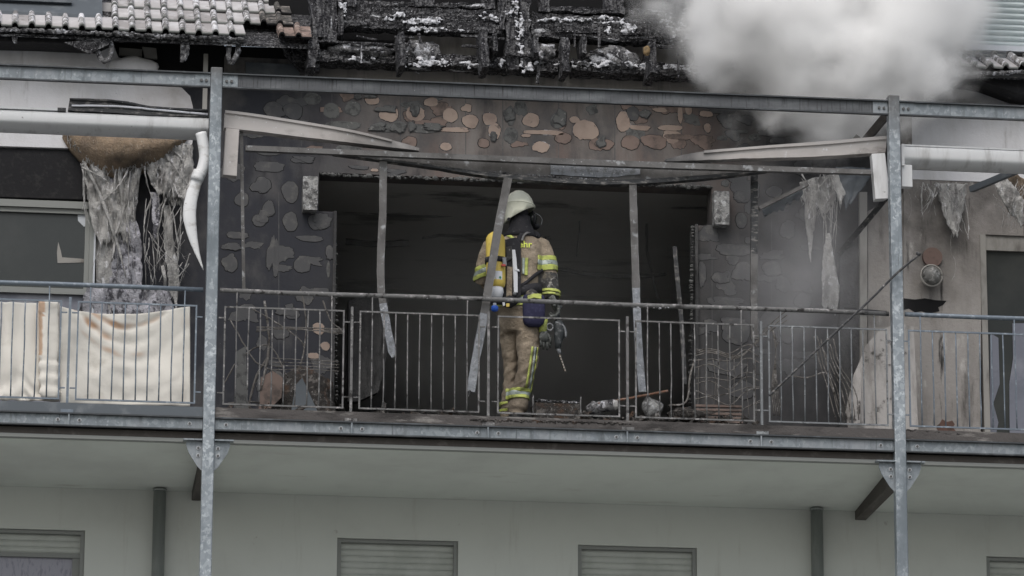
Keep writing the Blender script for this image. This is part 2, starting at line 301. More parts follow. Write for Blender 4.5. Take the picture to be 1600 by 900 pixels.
# firefighter
M['suit'] = mat('khaki_turnout_cloth', (.32, .265, .20), .9, 0, [((.21, .17, .125), 5, .42, .68), ((.40, .34, .265), 12, .52, .72), ((.08,.07,.06), 9, .62, .74), ((.14,.12,.10), 3, .3, .7, (1,1,1), 'noise', ('Z', .55, .15))], [('noise', 300, .15, .001), ('noise', 11, .9, .04)])
M['suit_dirty'] = mat('soot_smeared_sleeve', (.05, .05, .05), .9, 0, [((.30,.29,.27), 30, .55, .66), ((.14,.125,.10), 12, .5, .66)], [('noise', 30, 1, .012)])
M['lime'] = mat('lime_reflective_tape', (.50, .56, .14), .6, 0, [((.26,.29,.10), 12, .46, .66), ((.10,.10,.07), 26, .60, .72)])
M['lime_print'] = mat('lime_lettering', (.66, .74, .12), .6)
M['silver'] = mat('silver_reflective_tape', (.36, .41, .38), .4, .2, [((.22,.25,.23), 20, .5, .7)])
M['yellow'] = mat('yellow_cylinder_paint', (.60, .46, .10), .45, 0, [((.45,.34,.08), 12, .55, .75), ((.10,.08,.05), 30, .68, .76)])
M['helmet'] = mat('cream_helmet_shell', (.78, .79, .66), .45, 0, [((.62,.63,.52), 6, .5, .7), ((.25,.25,.21), 24, .64, .74)], coat=.2)
M['black'] = mat('black_webbing', (.018, .018, .022), .8, 0, [((.07,.07,.075), 36, .56, .7)], [('noise', 100, .5, .003)])
M['navy'] = mat('navy_canvas', (.022, .022, .055), .9, 0, [((.04,.04,.085), 30, .5, .7)], [('noise', 30, .5, .008)])
M['white_p'] = mat('white_strap', (.62, .64, .68), .6)
M['blue'] = mat('blue_knob', (.03, .12, .55), .5)
M['plas'] = mat('drill_housing', (.03, .035, .038), .5, 0, [((.12,.125,.13), 30, .5, .66)])
M['plas_g'] = mat('grey_drill_trim', (.17, .18, .19), .5, 0, [((.4,.4,.42), 26, .55, .7)])
M['bit'] = mat('drill_bit_steel', (.40, .37, .33), .5, .5, [((.2,.16,.13), 30, .5, .6)])
M['bolt'] = mat('bolt_steel', (.10, .10, .10), .5, .5)
M['bolt_w'] = mat('washer_steel', (.42, .44, .46), .5, .4)
M['ground'] = mat('pale_wet_paving', (.20, .205, .195), .9, 0, [((.15,.155,.15), .6, .4, .7), ((.25,.25,.24), 3, .5, .7)], [('noise', 12, .3, .01)])
M['lamp_glass'] = mat('dusty_lamp_globe', (.17, .17, .165), .35, 0, [((.36,.36,.35), 26, .5, .62), ((.07,.07,.065), 30, .55, .66)])
M['lamp_base'] = mat('reddish_brown_lamp_base', (.16, .11, .095), .8, 0, [((.10,.075,.065), 12, .5, .7)])
M['brick'] = mat('exposed_red_brick', (.13, .075, .06), .9, 0, [((.07,.05,.04), 12, .5, .7)])

# ------------------------------------------------------------------ ground
GZ = -9.4
gm = MB().add([(-600, -600, GZ), (600, -600, GZ), (600, 600, GZ), (-600, 600, GZ)], [(0, 1, 2, 3)])
tag(gm.build('ground', M['ground'], fixn=False), 'pale wet paved ground in front of the building', None, None, 'structure')

# ------------------------------------------------------------------ building
XL, XR = -9.0, 9.0
bld = empty('apartment_building', (0, WALL, GZ), 'rendered apartment building with a burnt out upper flat behind a steel balcony', 'building')
def holes_mb(mb, x0, x1, z0, z1, holes, y0, y1):
    xs = sorted({x0, x1, *[h[0] for h in holes], *[h[1] for h in holes]}); zs = sorted({z0, z1, *[h[2] for h in holes], *[h[3] for h in holes]})
    xs = [x for x in xs if x0 <= x <= x1]; zs = [z for z in zs if z0 <= z <= z1]
    for i in range(len(xs)-1):
        for j in range(len(zs)-1):
            cx, cz = (xs[i]+xs[i+1])/2, (zs[j]+zs[j+1])/2
            if any(h[0] < cx < h[1] and h[2] < cz < h[3] for h in holes): continue
            mb.box(xs[i], xs[i+1], y0, y1, zs[j], zs[j+1])
    return mb
SOFZ = Zat(800, 783, WALL)              # soffit height at the wall
# lower facade with four windows
LW = WALL
def lwin(px0, px1, pyt):
    a = W(px0, pyt, LW); b = W(px1, pyt, LW); return [a.x, b.x, a.z-1.5, a.z]
lowz = Zat(527, 840, LW)
lower = [lwin(-110, 133, 828), lwin(527, 716, 842), lwin(903, 1089, 854), lwin(1541, 1730, 870)]
for h in lower: h[3] = lowz; h[2] = lowz-1.45
holes = [tuple(h) for h in lower]
for h in lower: holes.append((h[0], h[1], h[2]-2.8, h[3]-2.8))
lwall = holes_mb(MB(), XL, XR, GZ, SOFZ, holes, LW, LW+.3).build('lower_wall', M['plain_wall'], bld)
slab = MB().box(XL, XR, WALL-.015, WALL+.3, SOFZ+.001, DECK-.03).build('floor_slab', M['smoky_wall'], bld)
def shuttered_window(h, slats_z, glass_m, glass=True):
    x0, x1, z0, z1 = h
    f = MB()
    fw = .035
    for a in ((x0+.002, x0+fw, z0, z1-.002), (x1-fw, x1-.002, z0, z1-.002)): f.box(a[0], a[1], LW+.025, LW+.16, a[2], a[3])
    f.box(x0+fw, x1-fw, LW+.03, LW+.16, z1-.03, z1-.004)
    f.box(x0+fw, x1-fw, LW+.03, LW+.16, z0, z0+.05)
    wo = f.build('window', M['frame_g'], bld)
    z = z1-.03; H = .052; first = None; k = 0
    while z-H > slats_z:
        if first is None:
            s_ = MB(); xa, xb = x0+fw, x1-fw; rows = 5
            v = []
            for i in range(rows+1):
                t = i/rows; yy = LW+.075-.009*math.sin(math.pi*t)
                v += [(xa, yy, z-H*.965*t), (xb, yy, z-H*.965*t)]
            v += [(xa, LW+.095, z-H*.965), (xb, LW+.095, z-H*.965), (xa, LW+.095, z), (xb, LW+.095, z)]
            fcs = [(2*i, 2*i+1, 2*i+3, 2*i+2) for i in range(rows+1)] + [(2*rows+2, 2*rows+3, 2*rows+5, 2*rows+4), (2*rows+4, 2*rows+5, 1, 0)]
            first = s_.add(v, fcs).build('slat', M['shutter'], wo); c0 = LOC[first.name].copy()
        else:
            dup(first, c0-Vector((0, 0, H*k)), wo)
        z -= H; k += 1
    MB().box(x0+fw, x1-fw, LW+.10, LW+.11, z0+.05, z-.002).build('pane', glass_m, wo)
    if z > z0+.2:
        fr = MB(); zt = z
        fr.box(x0+fw, x1-fw, LW+.06, LW+.099, zt-.035, zt)
        fr.box(x0+fw, x0+fw+.06, LW+.07, LW+.099, z0+.05, zt-.036); fr.box(x1-fw-.06, x1-fw, LW+.07, LW+.099, z0+.05, zt-.036)
        fr.build('sash', M['frame_g'], wo)
    return wo
for i, h in enumerate(lower):
    shuttered_window(h, Zat(60, 862, LW) if i == 0 else h[2]+.1, M['glass_lilac'] if i == 0 else M['void'])
    shuttered_window((h[0], h[1], h[2]-2.8, h[3]-2.8), h[3]-3.4, M['glass_soot'])

# upper bare wall with the burnt opening
opx0, opx1 = Xat(524, 400, WALL), Xat(1086, 400, WALL)
opzt = Zat(800, 281, WALL)
wtx0, wtx1 = Xat(498, 300, WALL), Xat(1112, 300, WALL); stepz = Zat(500, 330, WALL)
xbl, xbr = Xat(120, 300, WALL), Xat(1425, 300, WALL)
rimz = Zat(800, 112, WALL)
uw = holes_mb(MB(), xbl, xbr, DECK-.03, Zat(800, 119, WALL), [(opx0, opx1, DECK-.02, stepz), (wtx0, wtx1, stepz, opzt)], WALL, WALL+.25)
upper = uw.build('upper_wall', M['bare_wall'], bld)
# concrete ring beam above the wall, butted on top of it
ringt = Zat(800, 108, WALL)
MB().box(Xat(350, 110, WALL), Xat(1425, 110, WALL), WALL-.02, WALL+.25, Zat(800, 135, WALL)+.0, ringt).build('ring_beam', M['ring_beam'], bld)
# ragged mortar rim round the opening
rim = MB()
def ragged(mb, p0, p1, w_, Y, seed, n=60, depth=.04):
    """a crumbly line of small lumps along an edge (photo pixels)"""
    for i in range(n):
        t = (i+rnd.random())/n; x = p0[0]+(p1[0]-p0[0])*t; y = p0[1]+(p1[1]-p0[1])*t
        s_ = w_*(.4+rnd.random()); c = W(x+rnd.uniform(-1,1), y+rnd.uniform(-1.5,1.5), Y)
        mb.ellipsoid(c, (s_*1.6, depth*.6, s_), 6, 4)
ragged(rim, (500, 273), (1112, 293), .014, WALL, 1, 150)
ragged(rim, (524, 335), (526, 630), .008, WALL, 2, 60); ragged(rim, (1082, 355), (1078, 640), .010, WALL, 3, 70)
rim.jitter(.008, 30); tag(rim.build('ragged_mortar_edge', M['dab_grey'], bld), kind='stuff')
# reveals
MB().box(opx0-.02, opx0+.004, WALL-.03, WALL+.24, DECK, stepz).build('reveal', M['smoky_wall'], bld)
MB().box(opx1-.004, opx1+.02, WALL-.04, WALL+.24, DECK, stepz).build('reveal', M['smoky_wall'], bld)
# room behind
RD = 5.6; rx0, rx1 = wtx0-.5, wtx1+.6; rz1 = opzt+.05
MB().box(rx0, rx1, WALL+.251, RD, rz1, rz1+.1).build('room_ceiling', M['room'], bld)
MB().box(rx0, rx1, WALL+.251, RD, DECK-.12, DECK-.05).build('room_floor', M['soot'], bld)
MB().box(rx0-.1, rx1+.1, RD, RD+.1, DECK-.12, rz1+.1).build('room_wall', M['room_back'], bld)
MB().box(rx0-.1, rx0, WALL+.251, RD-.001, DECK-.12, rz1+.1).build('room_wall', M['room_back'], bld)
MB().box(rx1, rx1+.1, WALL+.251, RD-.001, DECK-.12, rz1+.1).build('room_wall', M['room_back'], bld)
# things still standing inside, only dark shapes
s1 = MB().prism([(545, 470), (610, 460), (603, 560), (590, 612), (560, 626), (545, 626)], 2.6, .15).jitter(.02,3).build('wall_remnant', M['smoky_wall'], bld)

for pts, r_ in (([(560, 330), (640, 338), (720, 336)], .012), ([(900, 300), (905, 350), (902, 400)], .008), ([(660, 372), (700, 368), (780, 378), (860, 372)], .014), ([(870, 420), (960, 432), (1040, 428)], .02), ([(540, 378), (600, 382), (640, 379)], .03), ([(1010, 330), (1012, 400), (1030, 470)], .012)):
    MB().tube(px_curve(pts, 3.0, 12), r_, 5).jitter(.012, 9).build('fallen_ceiling_lath', M['smoky_wall'], bld)
# adhesive dabs
def dab(px, py, wx, wy, kind, Y=WALL, rot=0, parent=None, lob=.22, h=.005):
    c = W(px, py, Y); n = 30; mb = MB(); a0 = rnd.random()*9; el = max(wx, wy)/max(1, min(wx, wy)); pw = 2.05; lob = lob*(1.5 if el > 1.5 else 1)
    outer = []; mid = []; inner = []
    for j in range(n):
        a = 2*math.pi*j/n; k = 1+lob*nz(math.cos(a)*.8+a0, math.sin(a)*.8+a0) + .5*lob*nz(math.cos(a)*3+a0, math.sin(a)*3+a0)
        ca = math.copysign(abs(math.cos(a))**(2/pw), math.cos(a)); sa = math.copysign(abs(math.sin(a))**(2/pw), math.sin(a))
        if el > 1.7 and wx > wy: sa *= .72+.34*ca*ca
        dx, dz = ca*wx/2*PXM*k, sa*wy/2*PXM*k
        dx, dz = dx*math.cos(rot)-dz*math.sin(rot), dx*math.sin(rot)+dz*math.cos(rot)
        gr = .009/max(.02, math.hypot(dx, dz)); outer.append((c.x+dx*(1+gr), Y+.002, c.z+dz*(1+gr))); mid.append((c.x+dx, Y-h*.8, c.z+dz)); inner.append((c.x+dx*.88, Y-h, c.z+dz*.88))
    mb.cur = 1; mb.add(outer+mid, [(i, (i+1) % n, n+(i+1) % n, n+i) for i in range(n)])
    mb.cur = 0; mb.add(mid+inner, [(i, (i+1) % n, n+(i+1) % n, n+i) for i in range(n)] + [tuple(range(n, 2*n))])
    return mb.build('adhesive_dab', [M[kind], M['char_v' if kind == 'dab_tan' else 'dab_dark' if kind == 'dab_grey' else 'soot']], parent or upper, smooth=False)
T, G_, K, B_ = 'dab_tan', 'dab_grey', 'dab_dark', 'dab_brown'
dabs = [(488,154,27,20,G_),(518,174,27,26,G_),(551,170,25,24,G_),(535,196,56,17,G_),(427,172,34,26,K),(457,174,30,28,K),
 (582,156,24,17,T),(608,178,32,27,T),(604,200,56,19,G_),(648,178,30,26,T),(662,201,47,20,G_),(673,160,24,15,T),(704,180,26,24,T),(711,203,48,11,T),
 (735,190,27,24,T),(766,186,24,22,T),(773,205,20,28,T),(797,182,16,30,G_),(798,212,22,26,G_),(697,229,20,14,T),(640,222,24,18,B_),(755,224,18,16,B_),
 (830,188,28,24,T),(822,212,14,8,T),(852,207,66,11,T),(872,188,24,28,G_),(898,187,17,12,T),(915,203,42,36,T),(880,216,26,20,B_),
 (930,156,22,14,G_),(974,190,24,34,T),(1000,200,36,12,T),(988,178,20,24,K),(1030,172,26,10,T),(1048,200,37,14,T),(1062,214,46,13,B_),(1063,178,9,32,T),
 (1076,172,12,16,T),(1104,178,24,14,T),(985,223,30,24,B_),(1020,222,40,24,B_),(845,230,28,18,T),(945,226,30,18,B_),(1105,200,12,16,T),(1140,190,9,24,G_),
 (1158,206,22,6,G_),(1180,215,20,12,G_),(1205,188,18,20,K),(1128,216,16,9,G_),(1103,138,15,9,T),(1078,140,12,16,T),(1062,136,10,14,T),(975,131,26,12,T),(960,127,20,10,T),
 (660,133,0,0,K),(520,117,20,10,K),(1215,220,26,14,K),(1040,158,30,16,K),
 (420,261,54,22,K),(412,289,27,26,K),(453,300,27,36,K),(420,327,19,28,K),(453,347,26,32,K),(500,347,37,27,K),(484,373,42,13,K),(515,393,13,20,K),
 (473,414,26,29,K),(430,405,13,60,K),(513,422,6,24,G_),(497,456,36,16,K),(405,345,24,20,K),(378,312,22,24,K),(361,412,23,28,K),(372,368,40,14,K),(362,385,32,14,K),
 (420,238,40,14,K),(470,250,30,14,K),(585,266,12,7,T),(560,262,30,8,K),(620,268,36,8,K),(700,278,0,0,K),
 (497,514,18,20,T),(508,541,15,14,T),(490,556,21,12,T),(508,606,12,34,T),(482,590,22,30,G_),(440,520,26,22,K),(455,490,30,18,K),(430,590,24,24,K),
 (1160,308,26,20,K),(1146,391,62,26,K),(1124,434,26,18,K),(1158,345,20,26,K),(1150,520,44,44,K),(1098,428,13,44,K),(1140,470,52,16,K),(1145,500,40,12,K),(1128,575,52,30,K),
 (1133,287,12,10,G_),(1160,262,24,12,K),(1205,420,34,26,K),(1210,300,26,20,K),(1230,360,24,30,K),(1255,470,30,26,K),(1220,520,26,30,K),(1160,610,40,30,K)]
for d in dabs:
    if d[2]: dab(*d)
rd_ = random.Random(5)
for i in range(58):
    x = rd_.uniform(370, 1235) if i < 46 else rd_.uniform(1130, 1250); y = rd_.uniform(133, 236); k_ = K if x < 470 or x > 1120 else rd_.choice([B_, G_, B_, B_, T])
    dab(x, y, rd_.uniform(14, 40), rd_.uniform(10, 26), k_, h=rd_.uniform(.0015, .0042), lob=.5)
for i in range(46):
    x = rd_.choice([rd_.uniform(352, 515), rd_.uniform(1095, 1180), rd_.uniform(1190, 1300)]); y = rd_.uniform(255, 640)
    if (470 < x < 525 and y < 345) or (1070 < x < 1150 and y < 360) or x > 1290: continue
    dab(x, y, rd_.uniform(16, 44), rd_.uniform(12, 34), K, h=rd_.uniform(.0015, .0042), lob=.6)
for x, y0, y1 in ((518, 140, 232), (625, 135, 240), (727, 140, 244), (785, 120, 250), (872, 125, 250), (1064, 140, 258), (960, 135, 255), (470, 130, 228), (435, 300, 640), (1112, 360, 650), (1205, 300, 650)):
    MB().prism([(x, y0), (x+1.2, y0), (x+1.4, y1), (x+.2, y1)], WALL-.001, .0008).build('wall_joint', M['dab_dark'], upper)
for d in [q for q in dabs if q[4] == K and q[2]][::2]: dab(d[0]+rd_.uniform(-6, 6), d[1]+rd_.uniform(-6, 6), d[2]*.9, d[3]*.9, K, h=rd_.uniform(.006, .008), lob=.6)
# grey crust still clinging to part of some tan dabs
for x, y, a, b_ in ((604, 171, 26, 13), (648, 173, 14, 20), (590, 199, 26, 15), (622, 199, 22, 17), (676, 199, 36, 14), (645, 198, 12, 14), (560, 150, 10, 10), (797, 178, 18, 22), (876, 184, 20, 24), (771, 214, 10, 14), (1008, 178, 16, 14), (940, 222, 14, 16), (579, 150, 20, 9), (1190, 200, 22, 10)):
    dab(x, y, a, b_, G_, Y=WALL-.010, h=.008, lob=.6)

# wall linings (intact insulation render) left, right and the charred insulation between
fl = MB()
Lp = [(-600, 32), (120, 58), (175, 66), (185, 90), (240, 108), (262, 132), (284, 137), (297, 150), (301, 165), (304, 190), (300, 228), (262, 236), (-600, 210)]
fl.prism(Lp, FACE, WALL-FACE+.06).build('white_render_panel', M['white_render'], bld)
# dark reveal over the left window (burnt soffit area)
MB().prism([(-600, 214), (142, 236), (144, 312), (-600, 288)], FACE+.03, .12).build('sooty_lintel_panel', M['soot'], bld)
# inner reveal panels beside the left window
MB().prism([(150, 300), (178, 302), (180, 640), (150, 640)], FACE+.02, .14).build('insulation_edge', M['drip'], bld)
# right flat wall
Rp = [(1408, 168), (2100, 196), (2100, 388), (1534, 366), (1532, 700), (1412, 700), (1412, 300)]
MB().prism(Rp, FACE, WALL-FACE+.06).build('sooty_render_panel', M['beige_render'], bld)
MB().prism([(1425, 168), (2100, 194), (2100, 304), (1425, 280)], FACE-.006, .006).build('white_render_panel', M['white_render'], bld)
MB().prism([(1313, 395), (1343, 380), (1345, 700), (1312, 700)], WALL-.14, .12).build('wall_pier', M['smoky_wall'], bld)
MB().prism([(1356, 330), (1413, 300), (1412, 700), (1356, 700)], FACE+.02, .12).build('wall_pier', M['beige_render'], bld)
MB().prism([(1343, 300), (1355, 300), (1355, 700), (1345, 700)], FACE-.03, .05).build('corner_strip', M['frame_w'], bld)
MB().prism([(-600, 290), (-262, 296), (-262, 640), (-600, 630)], FACE, .14).build('white_render_panel', M['white_render'], bld)
MB().prism([(1764, 376), (2100, 390), (2100, 716), (1764, 706)], FACE, .14).build('white_render_panel', M['white_render'], bld)
# upper wall behind the smoke
MB().box(Xat(1100, 60, WALL), XR, WALL+.02, WALL+.3, ringt+.002, ringt+1.6).build('wall_behind_smoke', M['smoky_wall'], bld)
MB().box(XL, Xat(350, 110, WALL)-.002, WALL+.02, WALL+.28, Zat(800, 135, WALL), ringt+.45).build('upper_wall', M['white_render'], bld)
MB().box(xbr+.001, XR, WALL+.02, WALL+.28, DECK-.03, ringt).build('upper_wall', M['white_render'], bld)
MB().box(XL, xbl-.001, WALL+.06, WALL+.28, DECK-.03, Zat(800, 135, WALL)-.001).build('upper_wall', M['white_render'], bld)

# left flat window
def win_left():
    x0, x1 = Xat(-260, 400, FACE), Xat(146, 400, FACE); zt = Zat(70, 312, FACE); z0 = DECK
    f = MB()
    f.box(x0, x1, FACE+.02, FACE+.10, zt-.06, zt); f.box(x1-.035, x1, FACE+.02, FACE+.10, z0, zt-.061)
    zs = Zat(60, 448, FACE)
    f.box(x0, x1-.036, FACE+.02, FACE+.10, zs-.05, zs+.0)
    wo = f.build('window', M['frame_g'], bld)
    s_ = MB(); s_.box(x0, x1-.036, FACE+.045, FACE+.1, zt-.10, zt-.062); s_.box(x1-.075, x1-.036, FACE+.045, FACE+.1, zs, zt-.101)
    s_.build('sash', M['frame_g'], wo)
    MB().box(x0, x1-.076, FACE+.07, FACE+.075, zs+.001, zt-.101).build('pane', M['glass'], wo)
    MB().box(x0, x1-.036, FACE+.06, FACE+.075, z0, zs-.051).build('lower_panel', M['film'], wo)  # lilac-grey colour stands in for the bluish reflection in the lower glass
    MB().box(x1-.0, x1+.015, FACE-.012, FACE+.05, z0, zt+.02).build('edge_trim', M['pale_metal'], wo)
    # white reflections in the pane, put in as pale cut-outs on the glass
    pp = MB().prism([(121, 331), (139, 332), (139, 352), (131, 354), (122, 345)], FACE+.066, .003).build('white_reflection', M['pale_metal'], wo)
    MB().prism([(91, 378), (95, 392), (97, 402), (137, 405), (137, 410), (90, 411), (89, 395)], FACE+.064, .003).build('reflection_shard', M['frame_w'], wo)
    return wo
win_left()
def door_right():
    x0, x1 = Xat(1534, 500, FACE), Xat(1760, 500, FACE); zt = Zat(1570, 368, FACE); z0 = DECK
    f = MB()
    f.box(x0, x0+.05, FACE-.01, FACE+.12, z0, zt); f.box(x0+.051, x1, FACE+.02, FACE+.12, zt-.13, zt)
    wo = f.build('balcony_door', M['frame_w'], bld)
    MB().box(x0+.051, x1, FACE+.05, FACE+.06, Zat(1570, 520, FACE), zt-.131).build('pane', M['glass_soot'], wo)
    MB().box(x0+.051, x1, FACE+.05, FACE+.06, z0, Zat(1570, 521, FACE)-.001).build('lower_pane', M['glass_soot'], wo)
    MB().prism([(1547, 520), (1560, 528), (1562, 600), (1552, 630), (1560, 660), (1556, 680), (1547, 680)], FACE+.042, .006).build('film_remnant', M['film'], wo)
    MB().prism([(1582, 505), (1640, 505), (1640, 690), (1578, 690), (1577, 600), (1583, 560)], FACE+.04, .006).build('film_remnant', M['film'], wo)
    return wo
door_right()
# exposed bricks patch at the foot of the right wall
patch = MB().prism([(1462, 666), (1468, 662), (1472, 655), (1480, 659), (1488, 657), (1492, 663), (1489, 668), (1494, 674), (1484, 680), (1470, 680)], FACE-.004, .006).build('exposed_patch', M['brick'], bld)
MB().prism([(1412, 466), (1430, 468), (1445, 466), (1462, 469), (1479, 470), (1474, 476), (1466, 480), (1468, 486), (1452, 490), (1440, 486), (1430, 488), (1420, 482), (1412, 484)], FACE-.004, .006).build('burnt_hole', M['void'], bld)
MB().prism([(1320, 480), (1386, 486), (1386, 492), (1320, 486)], FACE-.05, .02).build('burnt_hole', M['void'], bld)

# ------------------------------------------------------------------ roofs
PITCH = math.radians(36)
def tile_mesh(wd, ln, name='roof_tile'):
    n = 15; v = []; prof = []
    for i in range(n+1):
        t = i/n; x = t*wd
        zt = .036*math.sqrt(max(0, 1-((t-.2)/.2)**2)) if t < .4 else .002
        prof.append((x, zt))
    mb = MB()
    for yy, lift in ((0, .030), (ln, 0)):
        for x, z in prof: v.append((x, yy, z+lift))
        for x, z in prof: v.append((x, yy, z+lift-.022))
    k = n+1
    f = []; mi = []
    for i in range(n):
        f.append((i, i+1, 2*k+i+1, 2*k+i)); mi.append(0 if i < n*.38 else 1)
        f.append((k+i+1, k+i, 3*k+i, 3*k+i+1)); mi.append(0)
        f.append((i+1, i, k+i, k+i+1)); mi.append(2)
    me = bpy.data.meshes.new(name); me.from_pydata(v, [], f)
    for p, a in zip(me.polygons, mi): p.material_index = a; p.use_smooth = True
    return me
def lay_tile(me, o, parent, yaw=0, pitch=PITCH, roll=0):
    t = bpy.data.objects.new('roof_tile', me); COL.objects.link(t); t.parent = parent
    t.location = Vector(o)-LOC[parent.name]; t.rotation_euler = (pitch, roll, yaw); return t
EY = 1.02
TW, TL = 27.1*PXM, .37
tm = {k: tile_mesh(TW, TL) for k in 'abcde'}
M['tile_pan2'] = mat('grey_roof_tile_pan', (.30, .285, .285), .55, 0, [((.45, .44, .45), 6, .45, .65), ((.10, .095, .09), 18, .58, .7)])
M['tile2'] = mat('foam_covered_roof_tile', (.30, .295, .295), .7, 0, [((.70, .70, .73), 16, .44, .54), ((.06,.06,.06), 26, .6, .7)], [('noise', 40, .6, .008)])
for k, (m1, m2) in {'a': ('tile', 'tile_pan'), 'b': ('tile_red', 'tile_red'), 'c': ('tile_burnt', 'tile_burnt'), 'd': ('tile', 'tile_pan2'), 'e': ('tile2', 'tile_pan')}.items():
    tm[k].materials.append(M[m1]); tm[k].materials.append(M[m2]); tm[k].materials.append(M['frame_g'] if k in 'ade' else M['soot'])  # third slot darkens the front edges, painting in the row overlap shadow
ez = Zat(185, 50, EY); ex0 = Xat(18, 45, EY)
sub1 = MB(); ROWP = .315
yb = EY+4*ROWP*math.cos(PITCH); zb = ez+4*ROWP*math.sin(PITCH)
xr_ = Xat(500, 60, EY)
sub1.add([(XL, EY+.06, ez-.035), (xr_, EY+.06, ez-.035), (xr_, yb, zb-.05), (XL, yb, zb-.05), (XL, EY+.06, ez-.06), (xr_, EY+.06, ez-.06), (xr_, yb, zb-.09), (XL, yb, zb-.09)],
         [(0,1,2,3), (4,7,6,5), (0,4,5,1), (1,5,6,2), (2,6,7,3), (3,7,4,0)])
roofL = sub1.build('roof', M['char'], bld)
for r in range(4):
    for c in range(-8, 19):
        x = ex0+c*TW
        if r > 0 and c < 6: continue
        if x+TW > xr_+.02: continue
        kind = 'a'
        if r == 0 and c >= 13: kind = 'b' if c in (16, 17) else 'a'
        if r == 1 and c >= 15: kind = 'c'
        if r == 0 and c in (14, 15): continue
        if r > 0 and c > 16: continue
        if r == 2 and c == 16: kind = 'c'
        lay_tile(tm[rnd.choice(['a', 'a', 'd', 'e']) if kind == 'a' else kind], (x, EY+r*ROWP*math.cos(PITCH)+rnd.uniform(-.006, .006), ez+r*ROWP*math.sin(PITCH)+rnd.uniform(-.004, .004)), roofL, yaw=rnd.uniform(-.02, .02), roll=rnd.uniform(-.02, .02))
# flashing under the dormer window at far left
fb = MB(); xe = Xat(160, 15, 1.35)
y1 = EY+ROWP*math.cos(PITCH)+.03; z1 = ez+ROWP*math.sin(PITCH)+.05
fb.add([(XL, y1, z1), (xe, y1, z1), (xe, y1+.34, z1+.30), (XL, y1+.34, z1+.30), (XL, y1, z1-.03), (xe, y1, z1-.03), (xe, y1+.34, z1+.26), (XL, y1+.34, z1+.26)],
       [(0,1,2,3), (4,7,6,5), (0,4,5,1), (1,5,6,2), (2,6,7,3), (3,7,4,0)])
fo = fb.build('flashing', M['flash'], roofL)
MB().bar((XL, y1+.12, z1+.16), (Xat(112, 10, y1+.12), y1+.12, z1+.16), .06, .05).build('window_sill', M['flash'], roofL)
MB().box(XL, Xat(102, 2, y1+.2), y1+.16, y1+.3, z1+.215, z1+.9).build('dormer_panel', M['pale_metal'], roofL)
MB().box(Xat(115, 2, y1+.25), Xat(160, 2, y1+.25), y1+.25, y1+.4, z1+.2, z1+.9).build('dormer_cheek', M['flash'], roofL)
# ragged foam and ash along the eave, with rafter tails below
ea = MB()
ragged(ea, (0, 46), (380, 61), .013, EY+.02, 5, 190, .05); ragged(ea, (180, 56), (380, 66), .011, EY+.06, 5, 90, .05)
ea.jitter(.01, 25); tag(ea.build('ash_crust', M['ash'], roofL), kind='stuff')
MB().prism([(-100, 52), (30, 53), (178, 58), (150, 70), (60, 66), (-100, 62)], EY+.12, .25).build('soffit_board', M['soot'], roofL)
MB().prism([(100, 66), (180, 58), (172, 68), (140, 84)], EY+.05, .02).build('soffit_board', M['char'], roofL)
for pts in ([(24, 50), (23, 60), (24, 68)], [(283, 58), (286, 75), (284, 97)], [(292, 58), (291, 80), (287, 95)], [(358, 64), (357, 82), (358, 100)], [(372, 66), (371, 84), (360, 101)], [(152, 78), (160, 95), (172, 92)], [(172, 62), (174, 80), (168, 95)]):
    mb = MB().tube(px_curve(pts, EY+.1, 8), [.022, .024, .022, .026, .022, .024, .02, .02, .014], 7); mb.jitter(.008, 22); mb.build('icicle_of_foam', M['ash'], roofL, smooth=True)
MB().box(Xat(318, 90, 1.35), Xat(325, 90, 1.35), 1.33, 1.37, Zat(320, 200, 1.35), Zat(320, 85, 1.35)).build('vent_pipe', M['frame_w'], roofL)
# left eaves interior, its shade put in as a near-black sheet
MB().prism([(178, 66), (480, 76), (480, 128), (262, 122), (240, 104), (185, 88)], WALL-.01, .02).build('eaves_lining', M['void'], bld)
MB().prism([(186, 74), (222, 77), (222, 88), (186, 86)], WALL-.05, .03).build('eaves_board', M['frame_w'], bld)
MB().prism([(222, 73), (244, 75), (246, 92), (226, 90)], WALL-.08, .03).build('eaves_board', M['frame_w'], bld)
MB().prism([(384, 97), (468, 101), (468, 118), (384, 114)], WALL-.04, .03).build('eaves_board', M['flash'], bld)
# cracked render hump above the beam
mb = MB(); cpt = W(208, 106, FACE-.03); mb.ellipsoid(cpt, (.21, .06, .10), 14, 8).jitter(.02, 8); mb.build('buckled_render', M['white_render'], bld, smooth=True)

# right hand roof with roller shutter dormer
EYR = 1.05; ezr = Zat(1560, 108, EYR)
subr = MB(); xl_ = Xat(1492, 110, EYR); ybr = EYR+2*ROWP*math.cos(PITCH); zbr = ezr+2*ROWP*math.sin(PITCH)
subr.add([(xl_, EYR+.06, ezr-.035), (XR, EYR+.06, ezr-.035), (XR, ybr, zbr-.05), (xl_, ybr, zbr-.05), (xl_, EYR+.06, ezr-.07), (XR, EYR+.06, ezr-.07), (XR, ybr, zbr-.09), (xl_, ybr, zbr-.09)],
         [(0,1,2,3), (4,7,6,5), (0,4,5,1), (1,5,6,2), (2,6,7,3), (3,7,4,0)])
roofR = subr.build('roof', M['char'], bld)
for c in range(0, 14):
    lay_tile(tm['a'], (xl_+c*TW, EYR+rnd.uniform(-.03, .02), ezr+rnd.uniform(-.012, .012)), roofR, yaw=rnd.uniform(.1, .2), roll=rnd.uniform(-.06, .06))
    lay_tile(tm['c' if c % 3 == 0 else 'a'], (xl_+.1+c*TW, EYR+ROWP*math.cos(PITCH), ezr+ROWP*math.sin(PITCH)), roofR, yaw=rnd.uniform(.0, .2), roll=rnd.uniform(-.08, .08))
